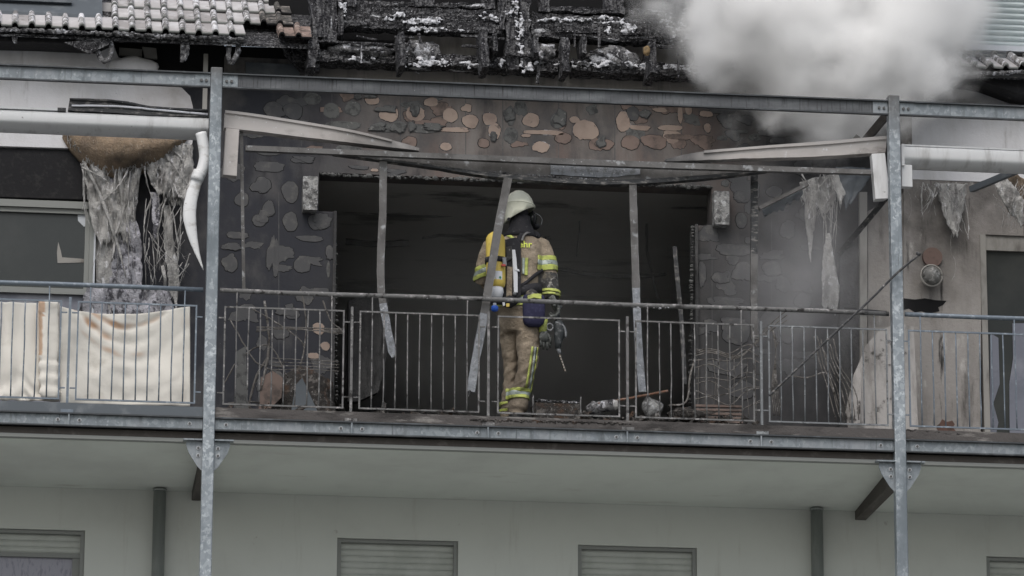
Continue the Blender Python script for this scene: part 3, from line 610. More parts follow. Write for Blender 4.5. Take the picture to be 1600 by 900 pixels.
er = MB(); ragged(er, (1480, 118), (1602, 112), .012, EYR, 8, 70, .05); er.jitter(.01, 25); tag(er.build('ash_crust', M['ash'], roofR), kind='stuff')
gt = MB().tube(px_curve([(1445, 150), (1480, 134), (1510, 118), (1560, 116), (1640, 118)], EYR+.05, 20), .035, 8); gt.jitter(.008, 10); gt.build('sagging_gutter', M['dark_al'], roofR, smooth=True)
mb = MB().prism([(1500, 122), (1640, 122), (1640, 150), (1590, 146), (1540, 128)], EYR+.15, .3); mb.build('soffit_board', M['soot'], roofR)
yy = 1.30; dz0 = Zat(1555, 70, yy); dx0 = Xat(1510, 60, yy)
dorm = MB().box(dx0-.03, XR, yy+.09, yy+.5, dz0-.12, dz0+1.3).build('dormer_wall', M['flash'], bld)
MB().box(dx0-.02, XR, yy-.03, yy+.088, dz0-.06, dz0-.012).build('dormer_sill', M['pale_metal'], dorm)
MB().box(dx0-.02, XR, yy+.01, yy+.088, dz0-.16, dz0-.061).build('dormer_flashing', M['flash'], dorm)
s0 = None
for k in range(16):
    z = dz0+k*.052
    if s0 is None:
        sm = MB(); v = []; rows = 4
        for i in range(rows+1):
            t = i/rows; v += [(dx0, yy+.05-.016*math.sin(math.pi*t), z+.049*t), (XR, yy+.05-.016*math.sin(math.pi*t), z+.049*t)]
        v += [(dx0, yy+.07, z+.049), (XR, yy+.07, z+.049), (dx0, yy+.07, z), (XR, yy+.07, z)]
        s0 = sm.add(v, [(2*i, 2*i+1, 2*i+3, 2*i+2) for i in range(rows+1)]+[(2*rows+2, 2*rows+3, 2*rows+5, 2*rows+4), (2*rows+4, 2*rows+5, 1, 0)]).build('slat', M['shutter_w'], dorm)
        sc0 = LOC[s0.name].copy()
    else: dup(s0, sc0+Vector((0, 0, .052*k)), dorm)
MB().box(dx0-.025, dx0-.002, yy+.0, yy+.088, dz0-.01, dz0+1.2).build('dormer_guide', M['pale_metal'], dorm)

# ------------------------------------------------------------------ charred attic frame (stands on the wall head)
CY = 1.38
att = empty('charred_attic_frame', W(800, 112, CY+.1), 'blackened timber attic frame dusted with ash and foam above the burnt wall', 'burnt timber frame')
def char_beam(name, a, b, hpx, dep, Y=CY, seg=None, amp=.016, m_='char', parent=att):
    """a,b: centreline in photo pixels; hpx: height in pixels"""
    p0, p1 = W(a[0], a[1], Y), W(b[0], b[1], Y); L = (p1-p0).length
    vert = abs(p1.z-p0.z) > abs(p1.x-p0.x)
    h = hpx*PXM; seg = seg or max(6, int(L/.035)); m2 = max(3, int(h/.03))
    ax = (p1-p0).normalized(); up = Vector((0, -1, 0)).cross(ax).normalized(); fr = Vector((0, -1, 0))
    mb = MB(); v = []; per = []
    for i in range(m2+1): per.append((i/m2-.5, .5))
    for i in range(1, 3): per.append((.5, .5-i/3))
    for i in range(m2+1): per.append((.5-i/m2, -.5))
    for i in range(1, 3): per.append((-.5, -.5+i/3))
    n = len(per)
    for s_ in range(seg+1):
        c = p0+(p1-p0)*(s_/seg)
        kk = 1+.16*nz(s_*.35, p0.x*9, p0.z*5)
        for (u, f) in per: v.append(c+up*(u*h*kk)+fr*(f*dep))
    f_ = [(i*n+j, i*n+(j+1) % n, (i+1)*n+(j+1) % n, (i+1)*n+j) for i in range(seg) for j in range(n)]
    f_ += [tuple(range(n-1, -1, -1)), tuple(seg*n+j for j in range(n))]
    mb.add(v, f_); mb.jitter(amp, 13, p0.x); mb.jitter(amp*.6, 40, p0.z)
    return mb.build(name, M['char_v'] if vert and m_ == 'char' else M[m_], parent)
for a, b, h in (((538, 20), (782, 30), 18), ((538, 37), (782, 48), 20), ((828, 33), (1084, 45), 18), ((828, 50), (1084, 62), 24), ((538, 9), (770, 14), 8), ((850, 18), (1080, 25), 9)): char_beam('charred_beam', a, b, h, .16)
for a, b, h in (((490, 92), (622, 98), 18), ((632, 96), (752, 102), 20), ((762, 102), (870, 108), 20), ((892, 106), (1008, 112), 22), ((1022, 112), (1120, 118), 20)): char_beam('charred_sill', a, b, h, .2, CY+.05)
for a, b, h in (((512, -30), (514, 70), 24), ((530, -30), (532, 60), 9), ((797, -30), (800, 112), 22), ((817, -30), (820, 108), 18), ((548, -30), (548, 15), 14), ((660, -30), (661, 14), 34),
                ((762, -30), (764, 18), 18), ((848, -30), (850, 22), 18), ((958, -30), (958, 25), 32), ((1050, -30), (1052, 30), 30), ((780, -30), (783, 50), 10), ((1078, -30), (1082, 60), 12)): char_beam('charred_post', a, b, h, .15, CY-.02)
for a, b, h in (((623, 58), (626, 112), 11), ((752, 60), (756, 113), 13), ((880, 68), (881, 120), 12), ((1013, 74), (1016, 124), 13), ((488, 62), (484, 115), 14), ((908, 62), (909, 92), 7), ((1075, 70), (1077, 100), 7), ((770, 62), (771, 88), 8), ((832, 66), (836, 92), 8)): char_beam('rafter_stub', a, b, h, .34, CY-.12, amp=.014)
tip = MB().ellipsoid(W(1010, 80, CY-.33), (.026, .04, .038), 12, 8).jitter(.022, 26); tip.build('scorched_rafter_end', mat('scorched_yellow_wood', (.22, .155, .08), .9, 0, [((.06,.05,.04), 14, .45, .62)]), att, smooth=True)
char_beam('fallen_lath', (490, 64), (622, 70), 3, .02, CY-.1, amp=.005)
# board backing seen between beams + ash mounds
MB().prism([(640, 55), (760, 60), (760, 100), (640, 100)], CY+.2, .02).build('attic_board', M['board_grey'], att)
MB().prism([(820, 62), (1090, 72), (1090, 112), (820, 108)], CY+.2, .02).build('attic_board', M['board_grey'], att)
MB().prism([(420, -80), (1110, -60), (1110, 104), (420, 96)], CY+.34, .02).build('attic_backing', M['void'], att)  # near-black sheet closing the sky gaps, stands in for the attic's shade
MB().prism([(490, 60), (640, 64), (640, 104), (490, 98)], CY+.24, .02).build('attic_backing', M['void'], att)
def mound(cx, cy, wx, hy, m_='ash', Y=CY, parent=att, nm='ash_heap', dep=.13):
    mb = MB(); c = W(cx, cy, Y+.02); mb.ellipsoid(c, (wx/2*PXM, dep, hy*PXM), 26, 14); mb.jitter(.040, 8, cx); mb.jitter(.022, 24, cx)
    return mb.build(nm, M[m_], parent, smooth=True)
for a in ((565, 82, 120, 14), (655, 84, 74, 22), (835, 92, 60, 14), (855, 88, 44, 20), (955, 96, 100, 22)): mound(*a)
def foam(cx, cy, wx, hy, n, Y, m_='foam', parent=att, r0=.0115):
    n = int(n*1.7)
    mb = MB()
    cl = [(rnd.gauss(0, .36), rnd.gauss(0, .30)) for _ in range(max(2, n//9))]
    for _ in range(n):
        a, b_ = rnd.choice(cl); gx, gy = a+rnd.gauss(0, .07), b_+rnd.gauss(0, .12); s_ = r0*rnd.uniform(.25, 1.1)
        mb.ellipsoid(W(cx+gx*wx, cy+gy*hy, Y-rnd.uniform(0, .012)), (s_*1.7, s_*.8, s_*.8), 6, 4)
    mb.jitter(.014, 45); o = mb.build('foam_patch', M['crust'], parent, smooth=True)
    q = o.modifiers.new('r', 'REMESH'); q.mode = 'VOXEL'; q.voxel_size = .006; q.use_smooth_shade = True
    return tag(o, kind='stuff')
for a in ((655, 32, 60, 12, 90), (770, 30, 26, 14, 40), (620, 20, 20, 16, 24), (960, 40, 40, 20, 60), (1060, 40, 40, 36, 60), (700, 46, 90, 8, 60), (900, 30, 120, 8, 70), (1075, 60, 20, 20, 30)): foam(*a, CY-.09)
for a in ((812, 60, 8, 60, 60), (822, 100, 22, 18, 50), (804, 20, 10, 40, 30), (535, 10, 10, 30, 20)): foam(*a, CY-.11)
for a in ((665, 92, 60, 18, 120), (690, 100, 90, 8, 80), (735, 98, 14, 16, 20), (955, 100, 90, 10, 110), (1060, 104, 90, 8, 110), (1090, 112, 50, 12, 50), (560, 92, 40, 10, 24), (785, 100, 16, 12, 20)): foam(*a, CY-.08)
for a in ((655, 114, 14, 12, 14),): foam(*a, WALL-.03, r0=.007)
rl = random.Random(14)
for i in range(26):
    x = rl.uniform(500, 1100); y = 12+(x-500)*.04+rl.uniform(0, 90); L_ = rl.uniform(20, 70); v_ = rl.random() < .35
    char_beam('charred_lath', (x, y), (x+(rl.uniform(-3, 3) if v_ else L_), y+(L_*.6 if v_ else L_*.04+rl.uniform(-4, 4))), rl.uniform(2.5, 6), .02, CY-rl.uniform(.09, .14), amp=.006)
# blackened valley between roof tiles and frame
vm = MB().prism([(440, 55), (500, 62), (500, 112), (470, 108), (445, 80)], CY, .1).jitter(.02, 9).build('charred_valley_board', M['char'], att)
char_beam('charred_post', (490, -20), (500, 60), 20, .12, CY-.05)

# ------------------------------------------------------------------ balcony steel frame and deck
XP1, XP2 = -2.822, 2.761
XP0, XP3 = XP1-5.58, XP2+5.58
ZT, ZT2, ZF2 = 2.859, 2.733, -.110
frm = empty('steel_balcony', (0, 0, GZ), 'galvanised steel balcony frame of posts and channel beams across the whole facade', 'balcony')
PW = .094
for i, x in enumerate((XP1, XP2)):
    MB().box(x-PW/2, x+PW/2, -PW/2, PW/2, GZ, ZT+.045).build('post', M['galv_post'], frm, bevel=.008)
for i, x in enumerate((XP0, XP3)): MB().box(x-PW/2, x+PW/2, -PW/2, PW/2, GZ, ZT+.045).build('post', M['galv_post'], frm)
def channel(x0, x1, z0, z1, m_, nm, d=.07):
    t = .007
    t = .011; mb = MB().box(x0, x1, -.012, -.005, z0+t, z1-t); mb.cur = 1; mb.box(x0, x1, -.042, -.005, z1-t, z1).box(x0, x1, -.042, -.005, z0, z0+t)
    return mb.build(nm, [M[m_], M['flange']], frm)
for a, b, mt_, mf in ((XL, XP1, 'galv', 'galv'), (XP1, XP2, 'galv_soot', 'galv'), (XP2, XR, 'galv', 'galv')):
    a2 = a+(PW/2+.002 if a in (XP1, XP2) else 0); b2 = b-(PW/2+.002 if b in (XP1, XP2) else 0)
    channel(a2, b2, ZT2, ZT, mt_, 'top_beam'); channel(a2, b2, ZF2, 0, mf, 'floor_beam')
    MB().box(a2, b2, -.03, .05, 0.002, DECK).build('deck_edge', M['deck'] if a in (XP1, XP2) else M['flash'], frm)
    MB().box(a2, b2, .02, .07, ZF2-.055, ZF2-.004).build('lower_beam', M['wood_dk'], frm)
    MB().box(a2, b2, .02, .085, ZF2-.085, ZF2-.057).build('drip_edge', M['frame_g'], frm)
def bolt(x, z, r=.011, m_='bolt', y=-.012, ring=True, parent=None):
    mb = MB()
    if ring: mb.tube([(x, y, z), (x, y-.004, z)], r*1.7, 12)
    ob = mb.build('washer', M['bolt_w'], parent or frm) if ring else None
    MB().tube([(x, y-.0045, z), (x, y-.014, z)], r, 6).build('bolt', M[m_], parent or frm)
for xp in (XP1, XP2):
    for s_ in (-1, 1):
        MB().box(xp+s_*(PW/2+.003), xp+s_*(PW/2+.125), -.019, -.0125, ZT2+.010, ZT-.010).build('splice_plate', M['galv'], frm)
        for d in (.055, .095): bolt(xp+s_*(PW/2+d-.02), (ZT+ZT2)/2-.002, .012, y=-.019, ring=False)
railpx = [107, 549, 762, 979, 1188]
for px in railpx + [-335, 1632]:
    for dx in (-.085, .085):
        bolt(Xat(px, 660, 0)+dx, -.055, .010)
    x = Xat(px, 665, 0); MB().box(x-.006, x+.006, -.040, -.0125, ZF2+.008, -.008).build('stiffener', M['galv'], frm)
for px in (296, 353, 1375, 1432): bolt(Xat(px, 665, 0), -.055, .010)
# corner brackets and joists running back to the wall
for xp in (XP1, XP2):
    for s_ in (-1, 1):
        pts = []
        z0 = ZF2-.03
        prof = [(.047, 0), (.17, 0), (.175, -.03), (.155, -.09), (.085, -.20), (.05, -.235), (.047, -.235)]
        fr = [Vector((xp+s_*a, -.01, z0+b-.055)) for a, b in prof]; bk = [p+Vector((0, .012, 0)) for p in fr]; n = len(fr)
        MB().add(fr+bk, [tuple(range(n)), tuple(range(2*n-1, n-1, -1))]+[(i, (i+1) % n, n+(i+1) % n, n+i) for i in range(n)]).build('bracket_plate', M['galv'], frm)
        MB().box(xp+s_*.049, xp+s_*.2, -.05, .02, z0-.054, z0-.042).build('bracket_flange', M['galv'], frm)
        for dz in (-.14, -.20): bolt(xp+s_*.078, z0-.02+dz+.05, .010, y=-.0105)
    MB().box(xp-.045, xp+.045, .05, WALL-.002, SOFZ-.075, ZF2-.09).build('joist', M['wood_dk'], frm)
soz = ZF2-.087
MB().add([(XL, .086, soz), (XR, .086, soz), (XR, WALL-.002, SOFZ), (XL, WALL-.002, SOFZ), (XL, .086, soz+.03), (XR, .086, soz+.03), (XR, WALL-.002, SOFZ+.03), (XL, WALL-.002, SOFZ+.03)],
         [(0,1,2,3), (4,7,6,5), (0,4,5,1), (1,5,6,2), (2,6,7,3), (3,7,4,0)]).build('soffit', M['ceil'], frm)
MB().box(XL, XR, .051, WALL-.002, 0.03, DECK-.002).build('deck', M['deck'], frm)
crust = MB()
ragged(crust, (735, 657), (985, 663), .010, -.01, 11, 170, .05); ragged(crust, (560, 655), (735, 658), .005, -.01, 12, 50, .03); ragged(crust, (1395, 672), (1500, 680), .009, -.01, 13, 60, .04); ragged(crust, (985, 664), (1390, 676), .006, -.01, 14, 90, .03)
crust.jitter(.008, 30); tag(crust.build('charred_crust', M['debris'], frm), kind='stuff')

# lower downpipes
for px, py, lab in ((250, 760, 'grey green downpipe on the lower facade left of the left steel post'), (1276, 791, 'grey green downpipe on the lower facade left of the right steel post')):
    Y = WALL-.085; c = W(px, py, Y); t = empty('downpipe', (c.x, Y, GZ), lab, 'downpipe', 'downpipes under the balcony')
    zt = SOFZ-.002
    MB().tube([(c.x, Y, GZ), (c.x, Y, zt)], .052, 20).build('pipe', M['pipe_g'], t, smooth=True)
    MB().tube([(c.x, Y, zt-.02), (c.x, Y, zt-.003)], .059, 20).build('collar', M['pipe_g'], t, smooth=True)

# ------------------------------------------------------------------ railings
HRZ = 1.05
def hz(px, py): return Zat(px, py, 0)
PT, PBt = hz(440, 482), hz(440, 636)
def panel(xa, xb, bars, longs, parent, m_, missing=(), stubs=()):
    """xa, xb in photo px at y=560"""
    x0, x1 = Xat(xa, 560, 0), Xat(xb, 560, 0); r = .0065
    mb = MB()
    mb.box(x0-r, x1+r, -.02, -.008, PT-.013, PT); mb.box(x0-r, x1+r, -.02, -.008, PBt, PBt+.013)
    mb.box(x0-r, x0+r, -.02, -.008, PBt+.013, PT-.013); mb.box(x1-r, x1+r, -.02, -.008, PBt+.013, PT-.013)
    po = mb.build('railing_panel', M[m_], parent)
    for b in bars:
        x = Xat(b, 560, 0); top = HRZ-.018 if b in longs else PT-.012
        if b in stubs: top = PBt+.16
        j = 0.0025
        mb = MB(); pts = [(x+rnd.uniform(-j, j), -.014+rnd.uniform(-j, j), PBt+.012+(top-PBt-.012)*i/5) for i in range(6)]
        mb.tube(pts, .0058, 6).build('bar', M[m_], po, smooth=True)
    for zz in (hz(549, 504), hz(549, 621)):
        MB().bar((x0-.05, -.012, zz), (x0-.007, -.012, zz), .010, .012).build('lug', M[m_], po)
        MB().bar((x1+.007, -.012, zz), (x1+.05, -.012, zz), .010, .012).build('lug', M[m_], po)
    return po
def rail_post(px, parent, m_):
    x = Xat(px, 560, 0); MB().box(x-.010, x+.010, -.018, .012, .0, PT+.03).build('railing_post', M[m_], parent)
    MB().box(x-.05, x+.05, -.04, .0, DECK-.09, DECK-.055).build('base_plate', M[m_], parent)
def bay(xa, xb, lab, m_):
    t = empty('balcony_railing', ((xa+xb)/2*1.0, 0, DECK), lab, 'railing')
    pts = [(xa+(xb-xa)*i/10, 0, HRZ-.004*math.sin(i*1.3)) for i in range(11)]
    MB().tube(pts, .0195, 12).build('handrail', M[m_], t, smooth=True)
    return t
rL = bay(XL, XP1-PW/2-.02, 'clean bluish steel railing left of the left post with cream canvas behind it', 'rail_blue')
rM = bay(XP1+PW/2+.02, XP2-PW/2-.02, 'burnt steel railing in the middle bay with bars missing before the firefighter', 'rail_soot')
rR = bay(XP2+PW/2+.02, XR, 'steel railing right of the right post in front of the dark balcony door', 'rail_blue')
def seq(a, b, n): return [round(a+(b-a)*i/(n+1), 1) for i in range(1, n+1)]
b = seq(-94, 93, 9); panel(-94, 93, b, (b[0], b[-1]), rL, 'rail_blue')
b = seq(-320, -120, 9); panel(-320, -120, b, (b[0], b[-1]), rL, 'rail_blue')
b = seq(120, 305, 9); panel(120, 305, b, (b[0], b[-1]), rL, 'rail_blue')
b = seq(350, 536, 9); panel(350, 536, b, (b[0], b[-1]), rM, 'rail_soot')
b = seq(562, 748, 9); panel(562, 748, b, (b[0], b[-1]), rM, 'rail_soot')
panel(778, 967, [833, 907], (), rM, 'rail_soot', stubs=(833, 907))
b = seq(993, 1177, 9); panel(993, 1177, b, (b[0], b[-1]), rM, 'rail_soot')
b = seq(1201, 1385, 9); panel(1201, 1385, b, (b[0], b[-1]), rM, 'rail_steel')
b = seq(1420, 1604, 9); panel(1420, 1604, b, (b[0], b[-1]), rR, 'rail_blue')
b = seq(1634, 1820, 9); panel(1634, 1820, b, (b[0], b[-1]), rR, 'rail_blue')
for px, t, m_ in ((107, rL, 'rail_blue'), (-107, rL, 'rail_blue'), (549, rM, 'rail_soot'), (763, rM, 'rail_soot'), (980, rM, 'rail_soot'), (1189, rM, 'rail_steel'), (1619, rR, 'rail_blue')): rail_post(px, t, m_)
lump = MB(); ragged(lump, (985, 478), (1045, 481), .008, -.005, 21, 26, .02); ragged(lump, (650, 465), (720, 468), .004, -.01, 22, 26, .012); lump.jitter(.006, 40)
tag(lump.build('foam_lumps', M['ash'], rM), kind='stuff')

# ------------------------------------------------------------------ awnings
def px_box(mb, x0, y0, x1, y1, Y, d):   # near axis-aligned box given by its front pixels
    a = W(x0, y0, Y); b = W(x1, y1, Y); mb.box(a.x, b.x, Y, Y+d, b.z, a.z)
def case_loft(mb, pts, Y, prof, n=40, tw=None):
    c = [W(p.x, p.y, Y+p.z) for p in curve_pts([tuple(p)+(0,)*(3-len(p)) for p in pts], n)]
    return c
aw = empty('awning', W(160, 190, .25), 'white closed awning cassette under the top beam left of the left post', 'awning')
ya = .12; x0, x1 = XL, Xat(326, 190, ya); zc = Zat(200, 190, ya); rr = .105
cas = MB(); ring = []
prof = [(p.x, p.y) for p in curve_pts([(.02, .070, 0), (-.02, .067, 0), (-.042, .052, 0), (-.050, .022, 0), (-.049, -.010, 0), (-.040, -.034, 0), (-.005, -.052, 0), (.06, -.070, 0), (.12, -.076, 0)], 20)]+[(.17, -.07), (.17, .068)]
n = len(prof); v = [(x, ya+.05+py_, zc+pz) for x in (x0, x1) for py_, pz in prof]
cas.add(v, [(i, (i+1) % n, n+(i+1) % n, n+i) for i in range(n)]+[tuple(range(n)), tuple(range(2*n-1, n-1, -1))])
cas.build('cassette', M['white_al'], aw, smooth=True).data.set_sharp_from_angle(angle=.7)
MB().box(x0, Xat(90, 170, ya), ya+.0, ya+.05, zc+.071, zc+.090).build('upper_trim', M['white_al'], aw)
px_box(mb := MB(), 90, 168, 103, 174, ya, .05); mb.build('end_clip', M['dark_al'], aw)
cv = MB(); top = px_curve([(109, 155), (180, 160), (240, 168), (325, 172)], ya+.02, 14); bot = px_curve([(106, 172), (180, 176), (240, 180), (326, 182)], ya+.0, 14)
v = top+bot+[p+Vector((0, .16, .02)) for p in top]+[p+Vector((0, .16, 0)) for p in bot]; k = 15
f = []
for i in range(k-1): f += [(k+i, k+i+1, i+1, i), (i, i+1, 2*k+i+1, 2*k+i), (2*k+i, 2*k+i+1, 3*k+i+1, 3*k+i), (k+i+1, k+i, 3*k+i, 3*k+i+1)]
f += [(0, 2*k, 3*k, k), (k-1, 2*k-1, 4*k-1, 3*k-1)]
cv.add(v, f).build('scorched_cover', M['dark_al'], aw)
lip = MB().tube(px_curve([(112, 165), (180, 166), (240, 171), (325, 179)], ya-.004, 16), .009, 6); lip.jitter(.003, 30); lip.build('foam_line', M['foam'], aw, smooth=True)
edge = MB().tube(px_curve([(109, 155), (180, 158), (240, 168), (325, 173)], ya+.01, 16), .012, 6); edge.jitter(.003, 30); edge.build('cover_rim', M['dark_al'], aw, smooth=True)
# melted white downpipe hanging at the post
mp = empty('melted_downpipe', W(314, 210, .1), 'white plastic downpipe melted and hanging limp beside the left post', 'downpipe')
MB().tube(px_curve([(314, 208), (317, 222), (320, 245), (317, 262), (311, 275)], .06, 14), [.046]*8+[.048]*7, 14).build('elbow', M['pvc'], mp, smooth=True)
MB().tube(px_curve([(312, 268), (307, 282)], .06, 3), .053, 14).build('collar', M['pvc'], mp, smooth=True)
pts = px_curve([(309, 278), (300, 305), (296, 335), (300, 365), (307, 392), (318, 422)], .06, 22)
mb = MB(); rs = [.046, .047, .048, .049, .050, .051, .052, .053, .053, .053, .052, .050, .047, .043, .038, .034, .030, .026, .022, .017, .012, .007, .003]
mb.loft([(p, Vector((r, 0, 0)), Vector((0, r*.45, .2*r))) for p, r in zip(pts, rs)], 14).jitter(.003, 14); mb.build('melted_pipe', M['pvc'], mp, smooth=True)

aR = empty('awning', W(1500, 235, .25), 'white awning cassette right of the right post in front of the sooty wall', 'awning')
x0, x1 = Xat(1411, 240, ya), XR; zc = Zat(1411, 240, ya); cas = MB()
prof2 = [(p.x, p.y) for p in curve_pts([(.0, .072, 0), (-.03, .068, 0), (-.042, .04, 0), (-.042, .0, 0), (-.036, -.03, 0), (-.015, -.05, 0), (.03, -.072, 0), (.09, -.085, 0)], 18)]+[(.16, -.075), (.16, .072)]
n = len(prof2); v = [(x, ya+.05+py_, zc+pz) for x in (x0, x1) for py_, pz in prof2]
cas.add(v, [(i, (i+1) % n, n+(i+1) % n, n+i) for i in range(n)]+[tuple(range(n)), tuple(range(2*n-1, n-1, -1))]); cas.build('cassette', M['white_al'], aR, smooth=True).data.set_sharp_from_angle(angle=.7)
MB().box(x0-.01, x0+.012, ya+.0, ya+.17, zc-.10, zc+.085).build('end_cap', M['white_al'], aR)
MB().box(x0+.0, XR, ya+.02, ya+.2, zc+.074, zc+.088).build('upper_trim', M['white_al'], aR)
px_box(mb := MB(), 1409, 257, 1426, 292, ya+.03, .07); mb.build('mounting_bracket', M['white_al'], aR, bevel=.004)

# collapsed awning in the middle bay
aM = empty('collapsed_awning', W(870, 250, .25), 'collapsed burnt awning sagging across the middle bay above the firefighter', 'awning')
def slab_curve(top, bot, Y, d, n, name, m_, jit=.0, lipd=0):
    a = px_curve(top, Y, n); c = px_curve(bot, Y, n); k = n+1
    v = a+c+[p+Vector((0, d, 0)) for p in a]+[p+Vector((0, d, 0)) for p in c]; f = []
    for i in range(n): f += [(k+i, k+i+1, i+1, i), (i, i+1, 2*k+i+1, 2*k+i), (2*k+i, 2*k+i+1, 3*k+i+1, 3*k+i), (k+i+1, k+i, 3*k+i, 3*k+i+1)]
    f += [(0, 2*k, 3*k, k), (k-1, 2*k-1, 4*k-1, 3*k-1)]
    mb = MB().add(v, f)
    if jit: mb.jitter(jit, 9, top[0][0]); mb.jitter(jit*.4, 30, top[0][0])
    return mb.build(name, M[m_], aM)
slab_curve([(352, 173), (400, 179), (500, 195), (560, 206), (620, 221), (655, 231)], [(350, 199), (400, 205), (500, 217), (560, 224), (620, 231), (655, 235)], .16, .10, 40, 'cassette', 'white_al_soot', .002)
slab_curve([(352, 172), (400, 178), (500, 194), (560, 205), (612, 218)], [(352, 176), (400, 182), (500, 198), (560, 209), (612, 221)], .14, .03, 30, 'cassette_lip', 'white_al_soot', .001)
slab_curve([(1040, 248), (1100, 236), (1180, 229), (1280, 222), (1386, 213)], [(1040, 252), (1100, 250), (1180, 247), (1280, 244), (1384, 238)], .16, .10, 40, 'cassette', 'white_al_soot', .003)
slab_curve([(1100, 235), (1200, 227), (1280, 221), (1384, 212)], [(1100, 239), (1200, 231), (1280, 226), (1384, 217)], .14, .03, 30, 'cassette_lip', 'white_al_soot', .001)
slab_curve([(520, 234), (640, 240), (780, 248), (940, 255), (1080, 259), (1200, 262)], [(520, 238), (660, 256), (780, 272), (940, 282), (1080, 276), (1200, 264)], .20, .05, 60, 'sagging_front', 'strip', .006)
slab_curve([(860, 254), (900, 252), (950, 254), (1000, 258)], [(860, 272), (900, 275), (950, 277), (1000, 272)], .185, .016, 14, 'foamed_patch', 'strip_pale', .006)
slab_curve([(520, 238), (660, 255), (780, 271), (940, 281), (1080, 275), (1200, 264)], [(520, 240), (660, 259), (780, 277), (940, 288), (1080, 281), (1200, 267)], .17, .08, 60, 'sagging_lip', 'dark_al', .002)
slab_curve([(384, 227), (700, 240), (1000, 252), (1362, 265)], [(384, 235), (700, 248), (1000, 261), (1362, 272)], .08, .05, 40, 'front_rail', 'strip', .001)
ib = MB(); ragged(ib, (720, 268), (1000, 285), .006, .19, 31, 80, .02); ib.jitter(.006, 40); tag(ib.build('foam_drips', M['ash'], aM), kind='stuff')
mb = MB().add([], []); mb.prism([(353, 200), (374, 202), (370, 275), (348, 273)], .10, .09); mb.build('mounting_bracket', M['white_al_soot'], aM, bevel=.004)
mb = MB(); mb.prism([(1362, 240), (1383, 239), (1391, 310), (1368, 311)], .10, .09); mb.build('mounting_bracket', M['white_al'], aM, bevel=.004)
mb = MB(); mb.bar(W(377, 205, .22), W(381, 455, .22), .026, .02); mb.build('side_rod', M['strip'], aM)
# strips hanging from the front rail
def strip(name, pts, wpx, Y, m_, lab, tail=None, m2=None, d=.018):
    c = px_curve(pts, Y, 30); mb = MB(); n = len(c); v = []
    for i, p in enumerate(c):
        t = (c[min(i+1, n-1)]-c[max(i-1, 0)]).normalized(); u = t.cross(Vector((0, 1, 0))).normalized()
        wd = wpx*PXM/2*(1+.07*nz(i*.5, pts[0][0])); 
        if tail and i > n-4: wd *= (n-i)/4+.05
        v += [p+u*wd+Vector((0, 0, 0)), p-u*wd, p-u*wd+Vector((0, d, 0)), p+u*wd+Vector((0, d, 0))]
    f = []; 
    for i in range(n-1):
        if m2 and i >= m2[1]: mb.cur = 1
        a = 4*i
        fs = [(a+j, a+(j+1) % 4, a+4+(j+1) % 4, a+4+j) for j in range(4)]
        if i == 0: mb.add(v, fs+[(3, 2, 1, 0)])
        else: mb.f += fs; mb.mi += [mb.cur]*4
    mb.f.append((4*n-4, 4*n-3, 4*n-2, 4*n-1)); mb.mi.append(mb.cur)
    mb.jitter(.0035, 16, pts[0][0])
    o = mb.build(name, [M[m_], M[m2[0]]] if m2 else M[m_])
    return tag(o, lab, 'metal strip', 'burnt metal strips hanging in the middle bay')
strip('hanging_strip', [(599, 252), (598, 330), (595, 400), (596, 455), (603, 500), (611, 540), (614, 558)], 12, .17, 'strip', 'burnt metal strip left of the firefighter, hanging with a bent pointed foot', True, ('strip_pale', 17), .012)
strip('hanging_strip', [(794, 278), (778, 360), (765, 440), (755, 500), (742, 570), (736, 612)], 13, .05, 'strip', 'slanting burnt metal strip hanging in front of the firefighter and his yellow cylinder', False, ('strip_pale', 17), .03)
strip('hanging_strip', [(989, 287), (991, 360), (994, 450), (998, 540), (1004, 612)], 12, .18, 'strip', 'upright burnt metal strip right of the firefighter reaching down to the debris', False, ('strip_pale', 15), .03)
strip('hanging_strip', [(1179, 272), (1179, 360), (1178, 450), (1179, 530)], 11, .35, 'dark_al', 'dark upright metal strip at the right edge of the burnt opening', False, ('strip', 14), .03)
strip('hanging_strip', [(1054, 385), (1060, 450), (1066, 520), (1070, 600)], 7, 1.45, 'dark_al', 'thin dark strip standing inside the burnt opening near its right edge', False, None, .02)
tl = MB(); 
tl.tube(px_curve([(734, 610), (733, 616), (731, 621)], .05, 3), [.012, .009, .006, .003], 5)
tag(tl.build('torn_strip_end', M['dark_al']), 'small black torn scrap at the foot of the slanting strip', 'scrap')

# ------------------------------------------------------------------ melted stuff, left bay
def ribbons(mb, specs, Y, seed, n=14):
    r_ = random.Random(seed)
    for (x0, y0, x1, y1, wpx) in specs:
        mx = (x0+x1)/2+max(-12, min(12, r_.gauss(0, 7))); pts = [(x0, y0, r_.uniform(-.02, .02)), (mx*.7+x0*.3, y0+(y1-y0)*.35, r_.uniform(-.05, .04)), (mx*.6+x1*.4, y0+(y1-y0)*.7, r_.uniform(-.05, .04)), (x1, y1, r_.uniform(-.03, .03))]
        c = px_curve(pts, Y, n); k = []
        ww = [wpx*PXM/2*(.35+.9*abs(nz(i*.33+x0, y0))+.15)*(1-.75*(i/n)**2) for i in range(n+1)]
        ph = r_.uniform(0, 3)
        rings = [(p, Vector((math.cos(ph+i*.12), math.sin(ph+i*.12)*.6, 0))*q, Vector((-math.sin(ph+i*.12)*.3, math.cos(ph+i*.12)*.3, 0))*q) for i, (p, q) in enumerate(zip(c, ww))]
        mb.loft(rings, 6)
    return mb
r1 = random.Random(3)
ml = empty('melted_insulation', W(200, 250, FACE-.05), 'burst facade insulation with brown wool bulge and grey melted strands right of the left window', 'insulation')
specs = [(r1.uniform(128, 215), r1.uniform(250, 268), r1.uniform(140, 225), r1.uniform(290, 440), abs(r1.gauss(0, 6))+2.5) for _ in range(26)]
